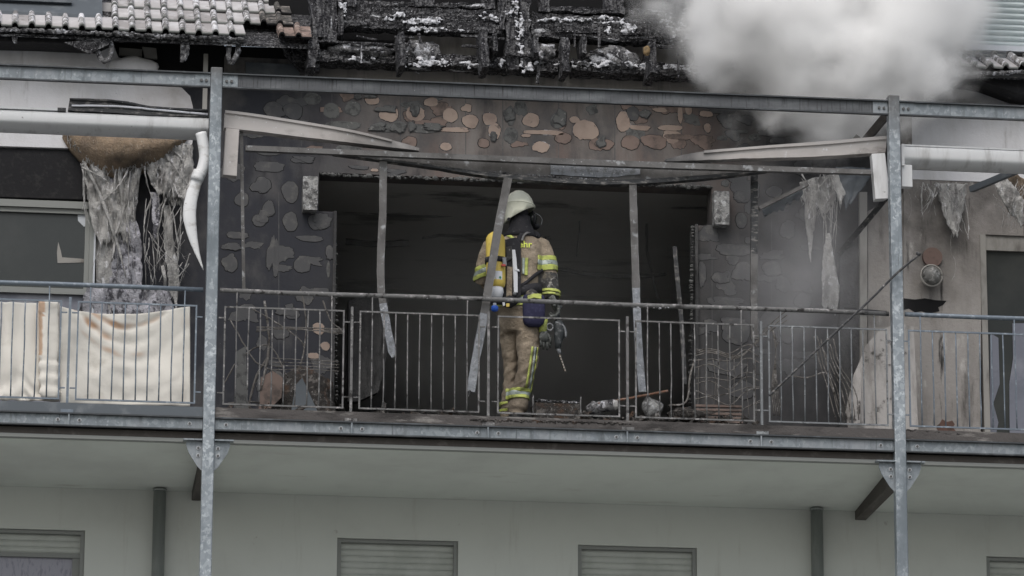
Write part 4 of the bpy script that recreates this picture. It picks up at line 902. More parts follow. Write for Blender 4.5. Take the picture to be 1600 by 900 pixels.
specs += [(r1.uniform(225, 302), r1.uniform(222, 262), r1.uniform(228, 300), r1.uniform(270, 420), abs(r1.gauss(0, 5))+2) for _ in range(20)]
specs += [(126+i*3, 255, 128+i*4, 330+i*8, 3) for i in range(4)]
mb = ribbons(MB(), specs, FACE-.06, 5); mb.jitter(.007, 24); tag(mb.build('strands', M['drip'], ml, smooth=True), kind='stuff')
specs = [(r1.uniform(225, 305), r1.uniform(300, 420), r1.uniform(225, 300), r1.uniform(400, 472), r1.uniform(1.2, 4)) for _ in range(26)]
specs += [(240, 300, 225, 380, 4), (225, 380, 245, 425, 4), (262, 300, 262, 470, 9), (270, 330, 268, 475, 8), (254, 415, 258, 470, 12), (233, 400, 238, 440, 5), (250, 440, 290, 445, 3)]
mb = ribbons(MB(), specs, FACE-.02, 6); mb.jitter(.008, 28); tag(mb.build('fine_strands', M['drip'], ml, smooth=True), kind='stuff')
def sheet(name, outline_l, outline_r, Y, m_, parent, amp=.04, nx=16, ny=34, sc=8, thick=.012, seed=0):
    """sheet between two pixel polylines, displaced in depth"""
    L_ = curve_pts([tuple(p)+(0,) for p in outline_l], ny); R_ = curve_pts([tuple(p)+(0,) for p in outline_r], ny)
    fr = []; 
    for i in range(ny+1):
        for j in range(nx+1):
            t = j/nx; p = L_[i].lerp(R_[i], t); e = 1.5*nz(i*.6, seed+ (0 if j == 0 else 5)) if j in (0, nx) else 0
            q = W(p.x+e*2, p.y+(i/ny)**5*(34*nz(p.x*.11, seed)+14*nz(p.x*.4, seed)), Y); q.y += amp*(nz(q.x*sc, q.z*sc*.5, seed)+.5*nz(q.x*sc*3, q.z*sc*2, seed)); fr.append(q)
    k = nx+1; N_ = len(fr); bk = [p+Vector((0, thick, 0)) for p in fr]
    f = []
    for i in range(ny):
        for j in range(nx):
            a = i*k+j; f += [(a, a+k, a+k+1, a+1), (N_+a+1, N_+a+k+1, N_+a+k, N_+a)]
    for i in range(ny): f += [(i*k, N_+i*k, N_+(i+1)*k, (i+1)*k), ((i+1)*k+nx, N_+(i+1)*k+nx, N_+i*k+nx, i*k+nx)]
    for j in range(nx): f += [(j+1, N_+j+1, N_+j, j), (ny*k+j, N_+ny*k+j, N_+ny*k+j+1, ny*k+j+1)]
    return MB().add(fr+bk, f).build(name, M[m_], parent, smooth=True)
sheet('foamed_insulation', [(170, 262), (172, 330), (178, 380), (172, 430), (165, 480)], [(205, 262), (212, 300), (208, 330), (220, 370), (222, 420), (222, 480)], FACE-.01, 'drip_lilac', ml, .06, seed=2)
sheet('melted_sheet', [(150, 258), (152, 330), (154, 400), (150, 460)], [(186, 258), (188, 330), (182, 390), (178, 460)], FACE-.0, 'drip', ml, .03, seed=4)
sheet('melted_sheet', [(250, 228), (256, 260), (258, 300), (270, 318)], [(300, 224), (302, 260), (290, 290), (280, 320)], FACE-.04, 'drip', ml, .05, ny=20, seed=6)
sheet('melted_sheet', [(256, 320), (256, 380), (262, 430), (264, 474)], [(266, 320), (272, 380), (280, 430), (276, 474)], FACE-.02, 'drip', ml, .03, nx=6, seed=8)
sheet('melted_sheet', [(128, 255), (134, 290), (140, 330), (150, 380)], [(224, 250), (218, 285), (214, 320), (206, 370)], FACE-.05, 'drip', ml, .07, nx=30, ny=26, sc=14, seed=41)
sheet('melted_sheet', [(222, 232), (228, 262), (236, 285), (240, 300)], [(300, 226), (302, 260), (298, 290), (286, 312)], FACE-.07, 'drip', ml, .07, nx=26, ny=18, sc=16, seed=43)
sheet('foam_streak', [(235, 300), (238, 340), (240, 380)], [(250, 300), (250, 330), (243, 385)], FACE-.02, 'drip_lilac', ml, .02, nx=5, ny=14, seed=9)
sheet('lower_foam', [(135, 450), (125, 480), (118, 505)], [(262, 452), (270, 480), (276, 505)], FACE-.02, 'drip_lilac', ml, .08, seed=12, ny=12, nx=26)
# bulge of brown wool
mb = MB(); k = 34; v = []; cols = 40; rows = 16
for i in range(rows+1):
    t = i/rows
    for j in range(cols+1):
        s_ = j/cols; x = 98+s_*196; yt = 207+s_*8
        ylow = 276 - 60*abs((s_-.42)/.58 if s_ > .42 else (s_-.42)/.42)**2.3*1.0
        y = yt+(ylow-yt)*t; b = math.sin(math.pi*min(1, .12+t*.88))*math.sin(math.pi*s_)**.6
        q = W(x, y+1.5*nz(x*.2, t*4), FACE-.02); q.y -= .20*b*(1+.2*nz(x*.05, y*.05)); v.append(q)
f = [(i*(cols+1)+j, (i+1)*(cols+1)+j, (i+1)*(cols+1)+j+1, i*(cols+1)+j+1) for i in range(rows) for j in range(cols)]
mb.add(v, f); bk = [Vector((p.x, FACE+.03, p.z)) for p in v]; mb.add(bk, [tuple(reversed(q)) for q in f])
N_ = len(v); mb.f += [(rows*(cols+1)+j, N_+rows*(cols+1)+j, N_+rows*(cols+1)+j+1, rows*(cols+1)+j+1) for j in range(cols)]; mb.mi += [0]*cols
mb.jitter(.006, 30); mb.build('wool_bulge', M['wool'], ml, smooth=True)
fz = MB(); r2 = random.Random(9)
for _ in range(130):
    s_ = r2.random(); x = 104+s_*184; yl = 264-56*abs((s_-.42)/.58 if s_ > .42 else (s_-.42)/.42)**2.3-r2.uniform(0, 5)
    p = W(x, yl, FACE-.07-.05*r2.random()); q = W(x+r2.uniform(-5, 5), yl+r2.uniform(4, 14), FACE-.07); fz.tube([p, (p+q)/2+Vector((r2.uniform(-.01, .01), 0, 0)), q], [.004, .003, .001], 4)
tag(fz.build('wool_fringe', M['drip'], ml), kind='stuff')
# right bay melted stuff
mr = empty('melted_insulation', W(1290, 290, 1.2), 'grey melted sheets and strands hanging left of the right steel post', 'insulation')
r3 = random.Random(12)
sheet('melted_sheet', [(1250, 284), (1256, 310), (1275, 322), (1280, 330)], [(1310, 268), (1306, 300), (1300, 320), (1290, 332)], 1.15, 'drip', mr, .05, ny=18, seed=21)
sheet('hanging_scrap', [(1258, 300), (1258, 340), (1262, 370), (1265, 395)], [(1276, 320), (1274, 350), (1270, 375), (1267, 398)], 1.15, 'drip', mr, .03, nx=6, ny=18, seed=22)
sheet('hanging_scrap', [(1292, 365), (1286, 400), (1284, 440), (1286, 484)], [(1296, 365), (1304, 410), (1312, 450), (1308, 482)], 1.1, 'drip', mr, .04, nx=8, ny=22, seed=23)
sheet('torn_sheet', [(1296, 275), (1305, 300), (1312, 315)], [(1310, 270), (1316, 290), (1322, 300)], 1.05, 'drip', mr, .04, nx=6, ny=10, seed=24)
sheet('burnt_sheet', [(1305, 262), (1312, 290), (1322, 320)], [(1362, 262), (1355, 285), (1326, 318)], 1.1, 'flash', mr, .06, nx=12, ny=12, seed=25)
MB().bar(W(1186, 326, .9), W(1262, 288, .9), .03, .05).build('bent_arm', M['strip'], mr)
sheet('torn_panel', [(1190, 322), (1192, 330), (1196, 334)], [(1252, 292), (1254, 304), (1240, 318)], .95, 'flash', mr, .02, nx=14, ny=8, seed=26)
specs = [(r3.uniform(1252, 1312), r3.uniform(270, 300), r3.uniform(1250, 1316), r3.uniform(310, 360), r3.uniform(1.5, 4)) for _ in range(34)]+[(r3.uniform(1284, 1310), 300, r3.uniform(1284, 1306), r3.uniform(380, 480), r3.uniform(1.5, 3)) for _ in range(10)]
tag(ribbons(MB(), specs, 1.12, 7).jitter(.008, 26).build('strands', M['drip'], mr, smooth=True), kind='stuff')
mr2 = empty('melted_insulation', W(1480, 290, FACE-.1), 'tattered melted scraps hanging above the round wall lamp', 'insulation')
sheet('hanging_scrap', [(1462, 284), (1468, 310), (1478, 345), (1488, 368)], [(1508, 288), (1508, 320), (1500, 348), (1494, 370)], FACE-.10, 'drip', mr2, .06, nx=12, ny=22, seed=31)
specs = [(r3.uniform(1436, 1470), r3.uniform(284, 292), r3.uniform(1434, 1466), r3.uniform(300, 345), r3.uniform(2, 5)) for _ in range(16)]+[(r3.uniform(1465, 1512), 286, r3.uniform(1475, 1515), r3.uniform(310, 375), r3.uniform(1.5, 4)) for _ in range(22)]+[(1414, 290, 1417, 350, 1.2), (1496, 350, 1488, 400, 2), (1490, 400, 1487, 440, 2)]
tag(ribbons(MB(), specs, FACE-.12, 8).jitter(.008, 26).build('strands', M['drip'], mr2, smooth=True), kind='stuff')
mr3 = empty('melted_insulation', W(1590, 300, .7), 'fraying grey insulation roll hanging at the right edge below the awning arm', 'insulation')
sheet('frayed_roll', [(1556, 284), (1568, 312), (1582, 335), (1602, 350)], [(1585, 268), (1610, 285), (1630, 310), (1640, 330)], .9, 'wool', mr3, .06, seed=33)
sheet('frayed_roll_cover', [(1554, 282), (1566, 312), (1584, 338), (1600, 350)], [(1572, 278), (1590, 300), (1604, 322), (1614, 340)], .86, 'drip', mr3, .05, seed=34)
specs = [(r3.uniform(1550, 1610), r3.uniform(275, 320), r3.uniform(1560, 1620), r3.uniform(320, 362), r3.uniform(1, 2.5)) for _ in range(36)]
tag(ribbons(MB(), specs, .86, 9).jitter(.008, 26).build('strands', M['drip'], mr3, smooth=True), kind='stuff')
arm = aR
MB().bar(W(1518, 296, .95), W(1600, 262, .4), .05, .05).build('lower_arm', M['flash'], arm)
MB().bar(W(1600, 262, .4), W(1660, 258, .3), .05, .05).build('upper_arm', M['flash'], arm)
# diagonal members beside the right post
t = MB().bar(W(1352, 220, .9), W(1392, 172, .1), .06, .05).bar(W(1348, 224, .93), W(1335, 215, .95), .05, .05).build('slanting_brace', M['wood_dk']); tag(t, 'dark slanting brace in the smoke just left of the right post top', 'brace')
t = MB().bar(W(1386, 308, .12), W(1312, 396, 1.3), .045, .03); t.jitter(.006, 12); t = t.build('charred_pole', M['dark_al']); tag(t, 'charred slanting pole below the right white bracket', 'pole')
t = MB().tube(px_curve([(1437, 397), (1400, 428), (1360, 468), (1290, 534), (1202, 618)], -.08, 20), .010, 7); t.jitter(.002, 20); rod = t.build('thin_rod', M['dark_al']); tag(rod, 'long thin charred rod leaning diagonally across the right post and railing', 'rod')
MB().ellipsoid(W(1435, 397, -.08), (.022, .02, .02), 8, 6).jitter(.004, 30).build('rod_tip', M['dark_al'], rod, smooth=True)

# ------------------------------------------------------------------ crumpled shutter guide boxes at the opening corners
def guide(x0, y0, x1, y1, lab):
    a = W(x0, y0, WALL-.12); b_ = W(x1, y1, WALL-.12); mb = MB(); nx, ny = 6, 14
    v = []; 
    for s_ in (0, 1):
        for i in range(ny+1):
            for j in range(nx+1):
                x = a.x+(b_.x-a.x)*j/nx; z = a.z+(b_.z-a.z)*i/ny
                v.append(Vector((x+.006*nz(z*20, j), WALL-.12+s_*.12+(.012*nz(x*40, z*25) if s_ == 0 else 0), z)))
    k = nx+1; N_ = k*(ny+1); f = []
    for i in range(ny):
        for j in range(nx): q = i*k+j; f += [(q, q+k, q+k+1, q+1), (N_+q+1, N_+q+k+1, N_+q+k, N_+q)]
    for i in range(ny): f += [(i*k, N_+i*k, N_+(i+1)*k, (i+1)*k), ((i+1)*k+nx, N_+(i+1)*k+nx, N_+i*k+nx, i*k+nx)]
    for j in range(nx): f += [(j+1, N_+j+1, N_+j, j), (ny*k+j, N_+ny*k+j, N_+ny*k+j+1, ny*k+j+1)]
    t = mb.add(v, f).build('shutter_box_remnant', M['foil']); tag(t, lab, 'shutter box end', 'shutter box ends at the opening corners')
guide(474, 275, 496, 328, 'crumpled ash grey box at the upper left corner of the burnt opening')
guide(1116, 298, 1140, 351, 'crumpled ash grey box at the upper right corner of the burnt opening')

# ------------------------------------------------------------------ wall lamp
lm = empty('wall_lamp', W(1455, 425, FACE-.05), 'round dusty globe lamp under a reddish brown disc on the right wall', 'wall lamp')
cb = W(1456, 403, FACE); MB().tube([cb+Vector((0, -.005, 0)), cb+Vector((0, -.035, 0))], [.088, .084], 26).build('mounting_disc', M['lamp_base'], lm)
cg = W(1455, 431, FACE-.09); MB().ellipsoid(cg, (.083, .08, .083), 20, 14).build('globe', M['lamp_glass'], lm, smooth=True)
rg = MB(); pts = [cg+Vector((.092*math.cos(a), -.01, .092*math.sin(a))) for a in [2*math.pi*i/28 for i in range(29)]]; rg.tube(pts, .009, 6); rg.build('guard_ring', M['frame_w'], lm, smooth=True)

# ------------------------------------------------------------------ canvas behind the left railing
def canvas(x0, x1, topf, botf, Y, stainf, dispf, lab, nx=90, ny=50):
    v = []; st = []
    for i in range(ny+1):
        for j in range(nx+1):
            s_ = j/nx; t = i/ny; x = x0+(x1-x0)*s_; y = topf(s_)+(botf(s_)-topf(s_))*t
            q = W(x, y, Y); q.y += dispf(s_, t); v.append(q); st.append(stainf(s_, t))
    k = nx+1; f = [(i*k+j, (i+1)*k+j, (i+1)*k+j+1, i*k+j+1) for i in range(ny) for j in range(nx)]
    o = MB().add(v, f).build('canvas_sheet', M['cloth'], None, smooth=True, fixn=False)
    at = o.data.attributes.new('stain', 'FLOAT', 'POINT')
    for i, a in enumerate(st): at.data[i].value = a
    so = o.modifiers.new('s', 'SOLIDIFY'); so.thickness = .004
    return tag(o, lab, 'canvas', 'cream canvas sheets behind the left railing')
def swag(s_, t):
    # nested drape folds, centred right of the middle
    r = (t+.30)-.55*(1-((s_-.55)/.55)**2)*(1-.15*t); return r
def sw_disp(s_, t):
    r = swag(s_, t)+.05*nz(s_*3, t*3); a = 0
    for c, w_, k, f0 in ((-.10, .035, 1.0, .5), (.08, .05, .9, .25), (.30, .06, .5, .6), (.52, .09, .45, .35), (.74, .05, .25, .7)): a += k*.022*math.exp(-((r-c)/w_)**2)*max(.15, 1-abs(s_-f0)*1.5)
    return a+.006*math.sin(s_*26+t*2)*(.3+t*.5)+.035*nz(s_*3.2, t*2.4)+.010*nz(s_*9, t*7)
def sw_stain(s_, t):
    r = swag(s_, t); v = 0
    for c, w_, k in ((-.10, .05, 1.7), (.07, .07, 1.6), (.24, .05, 1.0)):
        xf = max(0, 1-abs(s_-(.42 if c != .07 else .22))/(.50 if c != .07 else .34)); v += k*math.exp(-((r-c)/w_)**2)*xf
    if s_ > .93: v += .25
    return v*(.75+.9*nz(s_*9, t*9)) + (.18 if s_ > .85 else 0)*abs(nz(s_*6, t*3))*2
canvas(94, 297, lambda s: 478+14*math.sin(math.pi*min(1, s*1.0))**1.0*(1.1-.3*s), lambda s: 631+3*s, .10, sw_stain, sw_disp, 'draped cream canvas with brown stained folds behind the railing, next to the left post')
canvas(-60, 93, lambda s: 470+4*s, lambda s: 624+3*s, .11, lambda s, t: (1.1*math.exp(-((s-.80)/.022)**2)*(1-t*.6)+.15*abs(nz(s*8, t*4))), lambda s, t: .007*math.sin(s*34+nz(s*4, t)*3)+.016*math.sin(t*26+nz(s*7, t*2)*7)*max(0, t-.62)*2.2+.03*nz(s*5, t*3), 'crinkled cream canvas hanging at the left edge of the picture behind the railing')
# bundled edge of that canvas
mb = MB(); c = px_curve([(76, 472), (77, 520), (76, 570), (78, 622)], .06, 44); mb.loft([(p, Vector((15*PXM*(1+.14*nz(i*.9, 3)+.12*math.sin(i*1.1)*(i > 26)), 0, 0)), Vector((0, .028*(1+.25*math.sin(i*1.1)*(i > 26)), 0))) for i, p in enumerate(c)], 18).jitter(.005, 26)
o = mb.build('canvas_roll', M['cloth'], None, smooth=True); tag(o, 'gathered cream canvas bundle behind the railing between the two sheets', 'canvas')
at = o.data.attributes.new('stain', 'FLOAT', 'POINT')
for i, vv in enumerate(o.data.vertices): at.data[i].value = 1.0 if (vv.co.x < -.055 and vv.co.z > -.05) else 0

# ------------------------------------------------------------------ burnt remains on the deck
def thing_mesh(mb, name, m_, lab, cat, smooth=False, group=None): return tag(mb.build(name, M[m_], None, smooth=smooth), lab, cat, group)
dz = DECK
pale = MB(); c = W(1370, 590, 1.0)
pale.prism([(1322, 700), (1334, 590), (1352, 540), (1372, 518), (1400, 505), (1428, 510), (1432, 600), (1436, 700)], 1.15, .03); pale.jitter(.004, 5)
thing_mesh(pale, 'leaning_board', 'board', 'pale scorched board leaning behind the railing at the right post', 'board')
bx = MB().prism([(1322, 640), (1334, 585), (1346, 560), (1344, 660), (1324, 664)], 1.0, .02).jitter(.005, 8)
thing_mesh(bx, 'leaning_board', 'board', 'narrow pale torn board left of the larger leaning board', 'board')
# wire coils / mesh in front of right wall
r4 = random.Random(21); 
cable = MB()
for i in range(9):
    y0 = 548+i*13; pts = [(1086, y0+r4.uniform(-4, 4)), (1110, y0+r4.uniform(-6, 6)), (1140, y0+r4.uniform(-5, 9)), (1165, y0+r4.uniform(-20, 4)), (1190, y0-r4.uniform(0, 26))]
    cable.tube(px_curve(pts, .55+r4.uniform(-.15, .2), 18), .0045, 5)
for i in range(9):
    x = 1092+i*11; cable.tube(px_curve([(x, 560), (x+r4.uniform(-4, 4), 600), (x+r4.uniform(-6, 6), 652)], .6, 10), .003, 4)
for i in range(3): cable.tube(px_curve([(1086, 550+i*3), (1110, 545+i*3), (1150, 556+i*2), (1172, 545), (1200, 520-i*5), (1230, 500-i*8)], .6, 20), .005, 5)
cable.jitter(.004, 30); thing_mesh(cable, 'wire_tangle', 'wire', 'tangle of ash coated wires on the deck right of the opening', 'wires', True)
cb2 = MB()
for i in range(7): 
    xs = 1272+i*5; cb2.tube(px_curve([(xs, 520+r4.uniform(0, 30)), (xs+10, 570), (xs+22+i*2, 610), (xs+34+i, 655)], .9, 12), .005, 5)
cb2.tube(px_curve([(1238, 588), (1262, 590), (1290, 582), (1300, 600), (1312, 640)], .9, 12), .006, 5)
for i in range(5): cb2.tube(px_curve([(1205+i*3, 510+i*6), (1212, 550), (1206+i*2, 600), (1210+i*3, 650)], .9, 12), .004, 5)
cb2.jitter(.006, 20); thing_mesh(cb2, 'hanging_wires', 'wire', 'pale strands hanging behind the railing in the smoke left of the right post', 'wires', True)
cb3 = MB()
for k_, pts in enumerate(([(390, 480), (425, 500), (455, 520), (475, 540), (470, 570)], [(413, 470), (420, 520), (418, 560), (408, 610)], [(350, 600), (375, 560), (420, 540), (450, 590)], [(356, 630), (400, 628), (440, 640)], [(360, 500), (395, 560), (418, 575), (452, 596)], [(385, 650), (400, 590), (420, 556)], [(470, 452), (478, 500), (474, 560)], [(505, 470), (516, 500), (530, 512), (537, 520)])):
    cb3.tube(px_curve(pts, .9+.05*k_, 18), .010 if k_ in (1, 5) else .006, 6)
for i in range(5): cb3.tube(px_curve([(400, 511+i*2), (450, 513+r4.uniform(-2, 2)), (535, 514+i*2)], .8, 14), .0035, 4)
for i in range(4): cb3.tube(px_curve([(425, 560+i*6), (470, 562+i*5), (530, 565+i*5)], .8, 12), .0035, 4)
cb3.jitter(.006, 18); thing_mesh(cb3, 'burnt_cables', 'wire', 'burnt bent cables and rods on the deck left of the opening', 'cables', True)
heap = MB(); heap.ellipsoid(W(475, 640, 1.15), (.26, .2, .34), 22, 12).jitter(.05, 5, 2).jitter(.02, 18)
thing_mesh(heap, 'burnt_chair_remains', 'debris', 'black burnt heap behind the railing left of the opening', 'debris', True)
hp = MB().prism([(404, 645), (408, 590), (425, 580), (441, 590), (440, 620), (420, 640)], .95, .05).jitter(.008, 7); thing_mesh(hp, 'scorched_panel', 'dab_brown', 'brownish scorched panel standing behind the railing left of the black heap', 'panel')
sb = MB().prism([(455, 640), (462, 600), (472, 590), (498, 648), (490, 655)], .9, .02).jitter(.005, 8); thing_mesh(sb, 'slanting_sheet', 'flash', 'dark slanting sheet leaning on the black heap', 'sheet')
ts = MB().prism([(366, 655), (368, 550), (384, 540), (388, 655)], .8, .03).jitter(.006, 6); thing_mesh(ts, 'upright_board', 'dab_grey', 'grey upright board behind the first bars right of the left post', 'board')
# debris along the deck in the middle
box_ = MB()
box_.prism([(836, 628), (905, 630), (908, 668), (838, 668)], .35, .22).jitter(.012, 12); thing_mesh(box_, 'burnt_crate', 'debris', 'low charred crate behind the railing right of the boots', 'crate')
lip2 = MB(); ragged(lip2, (838, 626), (905, 629), .008, .36, 41, 40, .03); lip2.jitter(.008, 30); thing_mesh(lip2, 'ash_crust', 'ash', 'pale ash crust along the top of the low charred crate', 'ash'); bpy.data.objects[-1] if False else None
pot = MB(); cpt = W(955, 636, .40); pot.tube([cpt+Vector((-.11, .02, 0)), cpt+Vector((.02, -.03, .01))], [.045, .05], 16).jitter(.006, 16)
pt_o = thing_mesh(pot, 'burnt_can', 'ash', 'round grey burnt canister lying behind the railing post', 'canister', True)
hd = MB(); 
hd.ellipsoid(cpt+Vector((.02, -.035, .012)), (.038, .03, .045), 12, 8).jitter(.006, 20); hd.build('lid', M['drip'], pt_o, smooth=True)
gd = MB(); gd.ellipsoid(W(928, 640, .45), (.075, .07, .07), 14, 9).jitter(.02, 9); thing_mesh(gd, 'grey_lump', 'ash', 'grey ash lump left of the round burnt canister', 'debris', True)
gd = MB(); gd.ellipsoid(W(1018, 636, .42), (.085, .07, .085), 16, 10).jitter(.035, 8); thing_mesh(gd, 'molten_lump', 'foil', 'shiny grey molten lump under the foot of the upright strip', 'debris', True)
gd = MB(); gd.ellipsoid(W(1072, 648, .45), (.16, .1, .055), 18, 8).jitter(.03, 8).jitter(.012, 26); thing_mesh(gd, 'debris_heap', 'debris', 'flat heap of black debris in front of the right edge of the opening', 'debris', True)
tb = MB().tube(px_curve([(935, 631), (985, 622), (1044, 611)], .38, 8), .011, 7); tb.jitter(.003, 20); thing_mesh(tb, 'rusty_tube', 'rust', 'rusty tube lying slanted across the debris behind the railing', 'tube', True)
tb = MB().tube(px_curve([(1045, 634), (1072, 628), (1078, 590), (1086, 560)], .5, 12), .009, 6); tb.jitter(.004, 20); thing_mesh(tb, 'bent_hose', 'wire', 'bent pale hose at the right edge of the opening', 'hose', True)
sl = empty('slatted_remains', W(1125, 645, .5), 'stack of scorched brown slats lying under the wire tangle', 'slats')
for i in range(6): MB().bar(W(1085, 634+i*6, .5), W(1160, 636+i*6, .52), .018, .03).jitter(.004, 14).build('slat', M['dab_brown'], sl)
sc = MB(); rr5 = random.Random(77)
for i in range(620):
    x = rr5.choice([rr5.uniform(560, 760), rr5.uniform(905, 1180), rr5.uniform(905, 1180), rr5.uniform(350, 540)]); Y = rr5.uniform(.15, 1.4); p = W(x, 640, Y); p.z = DECK+rr5.uniform(.0, .05)+(.16*max(0, nz(x*.02, 3))+.06)*rr5.random()*(x > 780)
    a = Vector((rr5.uniform(-1, 1), rr5.uniform(-1, 1), rr5.uniform(-.4, .6))).normalized(); sc.bar(p, p+a*rr5.uniform(.03, .16), rr5.uniform(.008, .04), rr5.uniform(.005, .02))
sc.jitter(.004, 20); t = sc.build('rubble', M['debris']); tag(t, 'scattered black rubble on the balcony deck', 'rubble', kind='stuff')

# ------------------------------------------------------------------ firefighter
YP = .46
def B(px, py, dy=0): return W(px, py, YP+dy)
def m_(v): return v*PXM
body = MB()
def hring(px, py, a, b_, dy=0, yaw=0, tilt=0):
    c = B(px, py, dy); return (c, Vector((a*math.cos(yaw), a*math.sin(yaw), tilt*a)), Vector((-b_*math.sin(yaw), b_*math.cos(yaw), 0)))
YW = -.28
body.loft([hring(813, 352, .062, .07), hring(812, 364, .075, .08), hring(811, 371, .13, .10, 0, YW), hring(809, 378, .185, .115, 0, YW), hring(807, 390, .215, .13, 0, YW), hring(806, 410, .213, .145, 0, YW),
           hring(807, 440, .20, .145, 0, YW), hring(808, 466, .20, .15, 0, YW), hring(809, 488, .195, .15, 0, YW), hring(811, 491, .17, .13, 0, YW), hring(812, 505, .168, .13, 0, YW), hring(812, 520, .15, .115, 0, YW)], 24, 2.3)
def limb(pts, n=14):
    """pts: (px,py,dy,r, rdepth)"""
    c = [B(p[0], p[1], p[2]) for p in pts]; k = len(c); rings = []
    for i, p in enumerate(c):
        t = (c[min(i+1, k-1)]-c[max(i-1, 0)]).normalized(); u = t.cross(Vector((0, 1, 0)))
        if u.length < .2: u = t.cross(Vector((1, 0, 0)))
        u.normalize(); v_ = u.cross(t).normalized(); rings.append((p, u*pts[i][3], v_*(pts[i][4] if len(pts[i]) > 4 else pts[i][3])))
    body.loft(rings, n)
limb([(838, 380, .02, .065), (845, 385, .01, .082), (850, 398, 0, .088), (854, 420, -.01, .086), (857, 440, -.02, .082), (860, 455, -.04, .074), (862, 468, -.07, .060)])
limb([(776, 380, .06, .06), (768, 386, .06, .08), (763, 402, .07, .082), (757, 422, .09, .078), (755, 435, .13, .075), (762, 442, .22, .068), (770, 445, .34, .055)])
limb([(823, 500, -.02, .095, .11), (826, 520, -.03, .098, .115), (825, 545, -.05, .090, .115), (825, 566, -.06, .080, .10), (820, 590, -.03, .074, .095), (812, 610, .02, .076, .085), (810, 625, .02, .080, .09), (808, 640, .02, .078, .09)])
limb([(800, 500, .05, .09, .10), (795, 520, .08, .078, .10), (796, 545, .11, .064, .09), (798, 570, .13, .054, .085), (796, 600, .14, .052, .08), (794, 622, .10, .055, .08), (793, 640, .10, .058, .08)])
# head
body.ellipsoid(B(811, 334, .02), (.078, .095, .115), 16, 10)
# boots
fz_ = DECK
for px, dy in ((806, .02), (793, .12)):
    c = B(px, 640, dy); c.z = fz_+.07
    body.ellipsoid(c+Vector((.02, .03, -.01)), (.062, .15, .062), 14, 8)
    body.loft([(Vector((c.x, c.y, fz_+.02)), Vector((.06, 0, 0)), Vector((0, .08, 0))), (Vector((c.x, c.y, fz_+.12)), Vector((.062, 0, 0)), Vector((0, .07, 0))), (B(px, 632, dy), Vector((.06, 0, 0)), Vector((0, .07, 0)))], 12)
body_o = body.build('person', M['suit'], None, smooth=True)
rm = body_o.modifiers.new('r', 'REMESH'); rm.mode = 'VOXEL'; rm.voxel_size = .010; rm.use_smooth_shade = True
sm = body_o.modifiers.new('sm', 'SMOOTH'); sm.iterations = 6; sm.factor = .5
dg = bpy.context.evaluated_depsgraph_get(); dg.update()
me = bpy.data.meshes.new_from_object(body_o.evaluated_get(dg)); body_o.modifiers.clear(); body_o.data = me
PC = LOC[body_o.name]
# cloth folds
for v_ in me.vertices:
    p = v_.co+PC; n_ = v_.normal
    if p.z > 1.62: continue
    f_ = nz(p.x*9+p.z*4, p.z*15, p.y*7)
    amp = .010
    if p.z < .9:
        amp = .015; f_ = (1-abs(nz(p.x*5+p.y*5, p.z*13-p.x*9, 4))*3)*.5+.5*nz(p.x*12, p.z*20, p.y*9)
    v_.co += n_*(amp*f_)
for p in me.polygons: p.use_smooth = True
me.materials.clear()
M['boot'] = mat('black_leather_boot', (.02, .02, .021), .6, 0, [((.10,.09,.08), 18, .5, .7)])
M['skin'] = mat('skin', (.45, .28, .21), .6)
for k in ('suit', 'suit_dirty', 'black', 'boot'): me.materials.append(M[k])
cuff = B(848, 446); 
zb_t = DECK+.13
for p in me.polygons:
    c = p.center+PC
    if c.z < zb_t: p.material_index = 3
    elif c.z > Zat(812, 366, YP): p.material_index = 2
    elif c.x > Xat(838, 440, YP) and c.z < Zat(855, 429, YP)+.02*nz(c.x*20, c.z*20) and c.z > Zat(855, 474, YP): p.material_index = 1
person = body_o
tag(person, 'firefighter in khaki turnout gear and cream helmet standing with his back turned behind the railing', 'person')
bvh = BVHTree.FromPolygons([v_.co+PC for v_ in me.vertices], [tuple(p.vertices) for p in me.polygons])
def shell(name, m_name, planes, off=.006, filt=None, parent=None):
    """offset copy of the body between cutting planes [(point, normal)] (keeps the side the normal points away from)"""
    bm = bmesh.new(); bm.from_mesh(me)
    for v_ in bm.verts: v_.co += PC
    for co, no in planes:
        bmesh.ops.bisect_plane(bm, geom=bm.verts[:]+bm.edges[:]+bm.faces[:], plane_co=co, plane_no=no, clear_outer=True)
    if filt:
        dl = [f for f in bm.faces if not filt(f.calc_center_median())]; bmesh.ops.delete(bm, geom=dl, context='FACES')
    bm.normal_update()
    for v_ in bm.verts: v_.co += v_.normal*off
    for f in bm.faces: f.material_index = 0; f.smooth = True
    if not bm.verts: bm.free(); return None
    c = sum((v_.co for v_ in bm.verts), Vector())/len(bm.verts)
    for v_ in bm.verts: v_.co -= c
    me2 = bpy.data.meshes.new(name); bm.to_mesh(me2); bm.free()
    o = link_mesh(name, me2, M[m_name], parent or person, c)
    so_ = o.modifiers.new('s', 'SOLIDIFY'); so_.thickness = .004; so_.offset = 1
    return o
def band(name, m_name, a, b_, filt, off=.006, slope=None):
    """a,b: top and bottom photo points on the limb axis"""
    pa, pb = B(*a), B(*b_); d = (pa-pb).normalized()
    if slope: d = Vector(slope).normalized()
    return shell(name, m_name, [(pa, d), (pb, -d)], off, filt)
X_ = lambda px, py=450: Xat(px, py, YP)
rarm = lambda c: c.x > X_(836)
larm = lambda c: c.x < X_(770)
for i, (a, b_, mm) in enumerate((((852, 404), (854, 411), 'lime'), ((854, 411), (855, 418), 'silver'), ((855, 418), (856, 426), 'lime'))): band('sleeve_band', mm, a, b_, rarm, .008, (-.1, 0, 1))
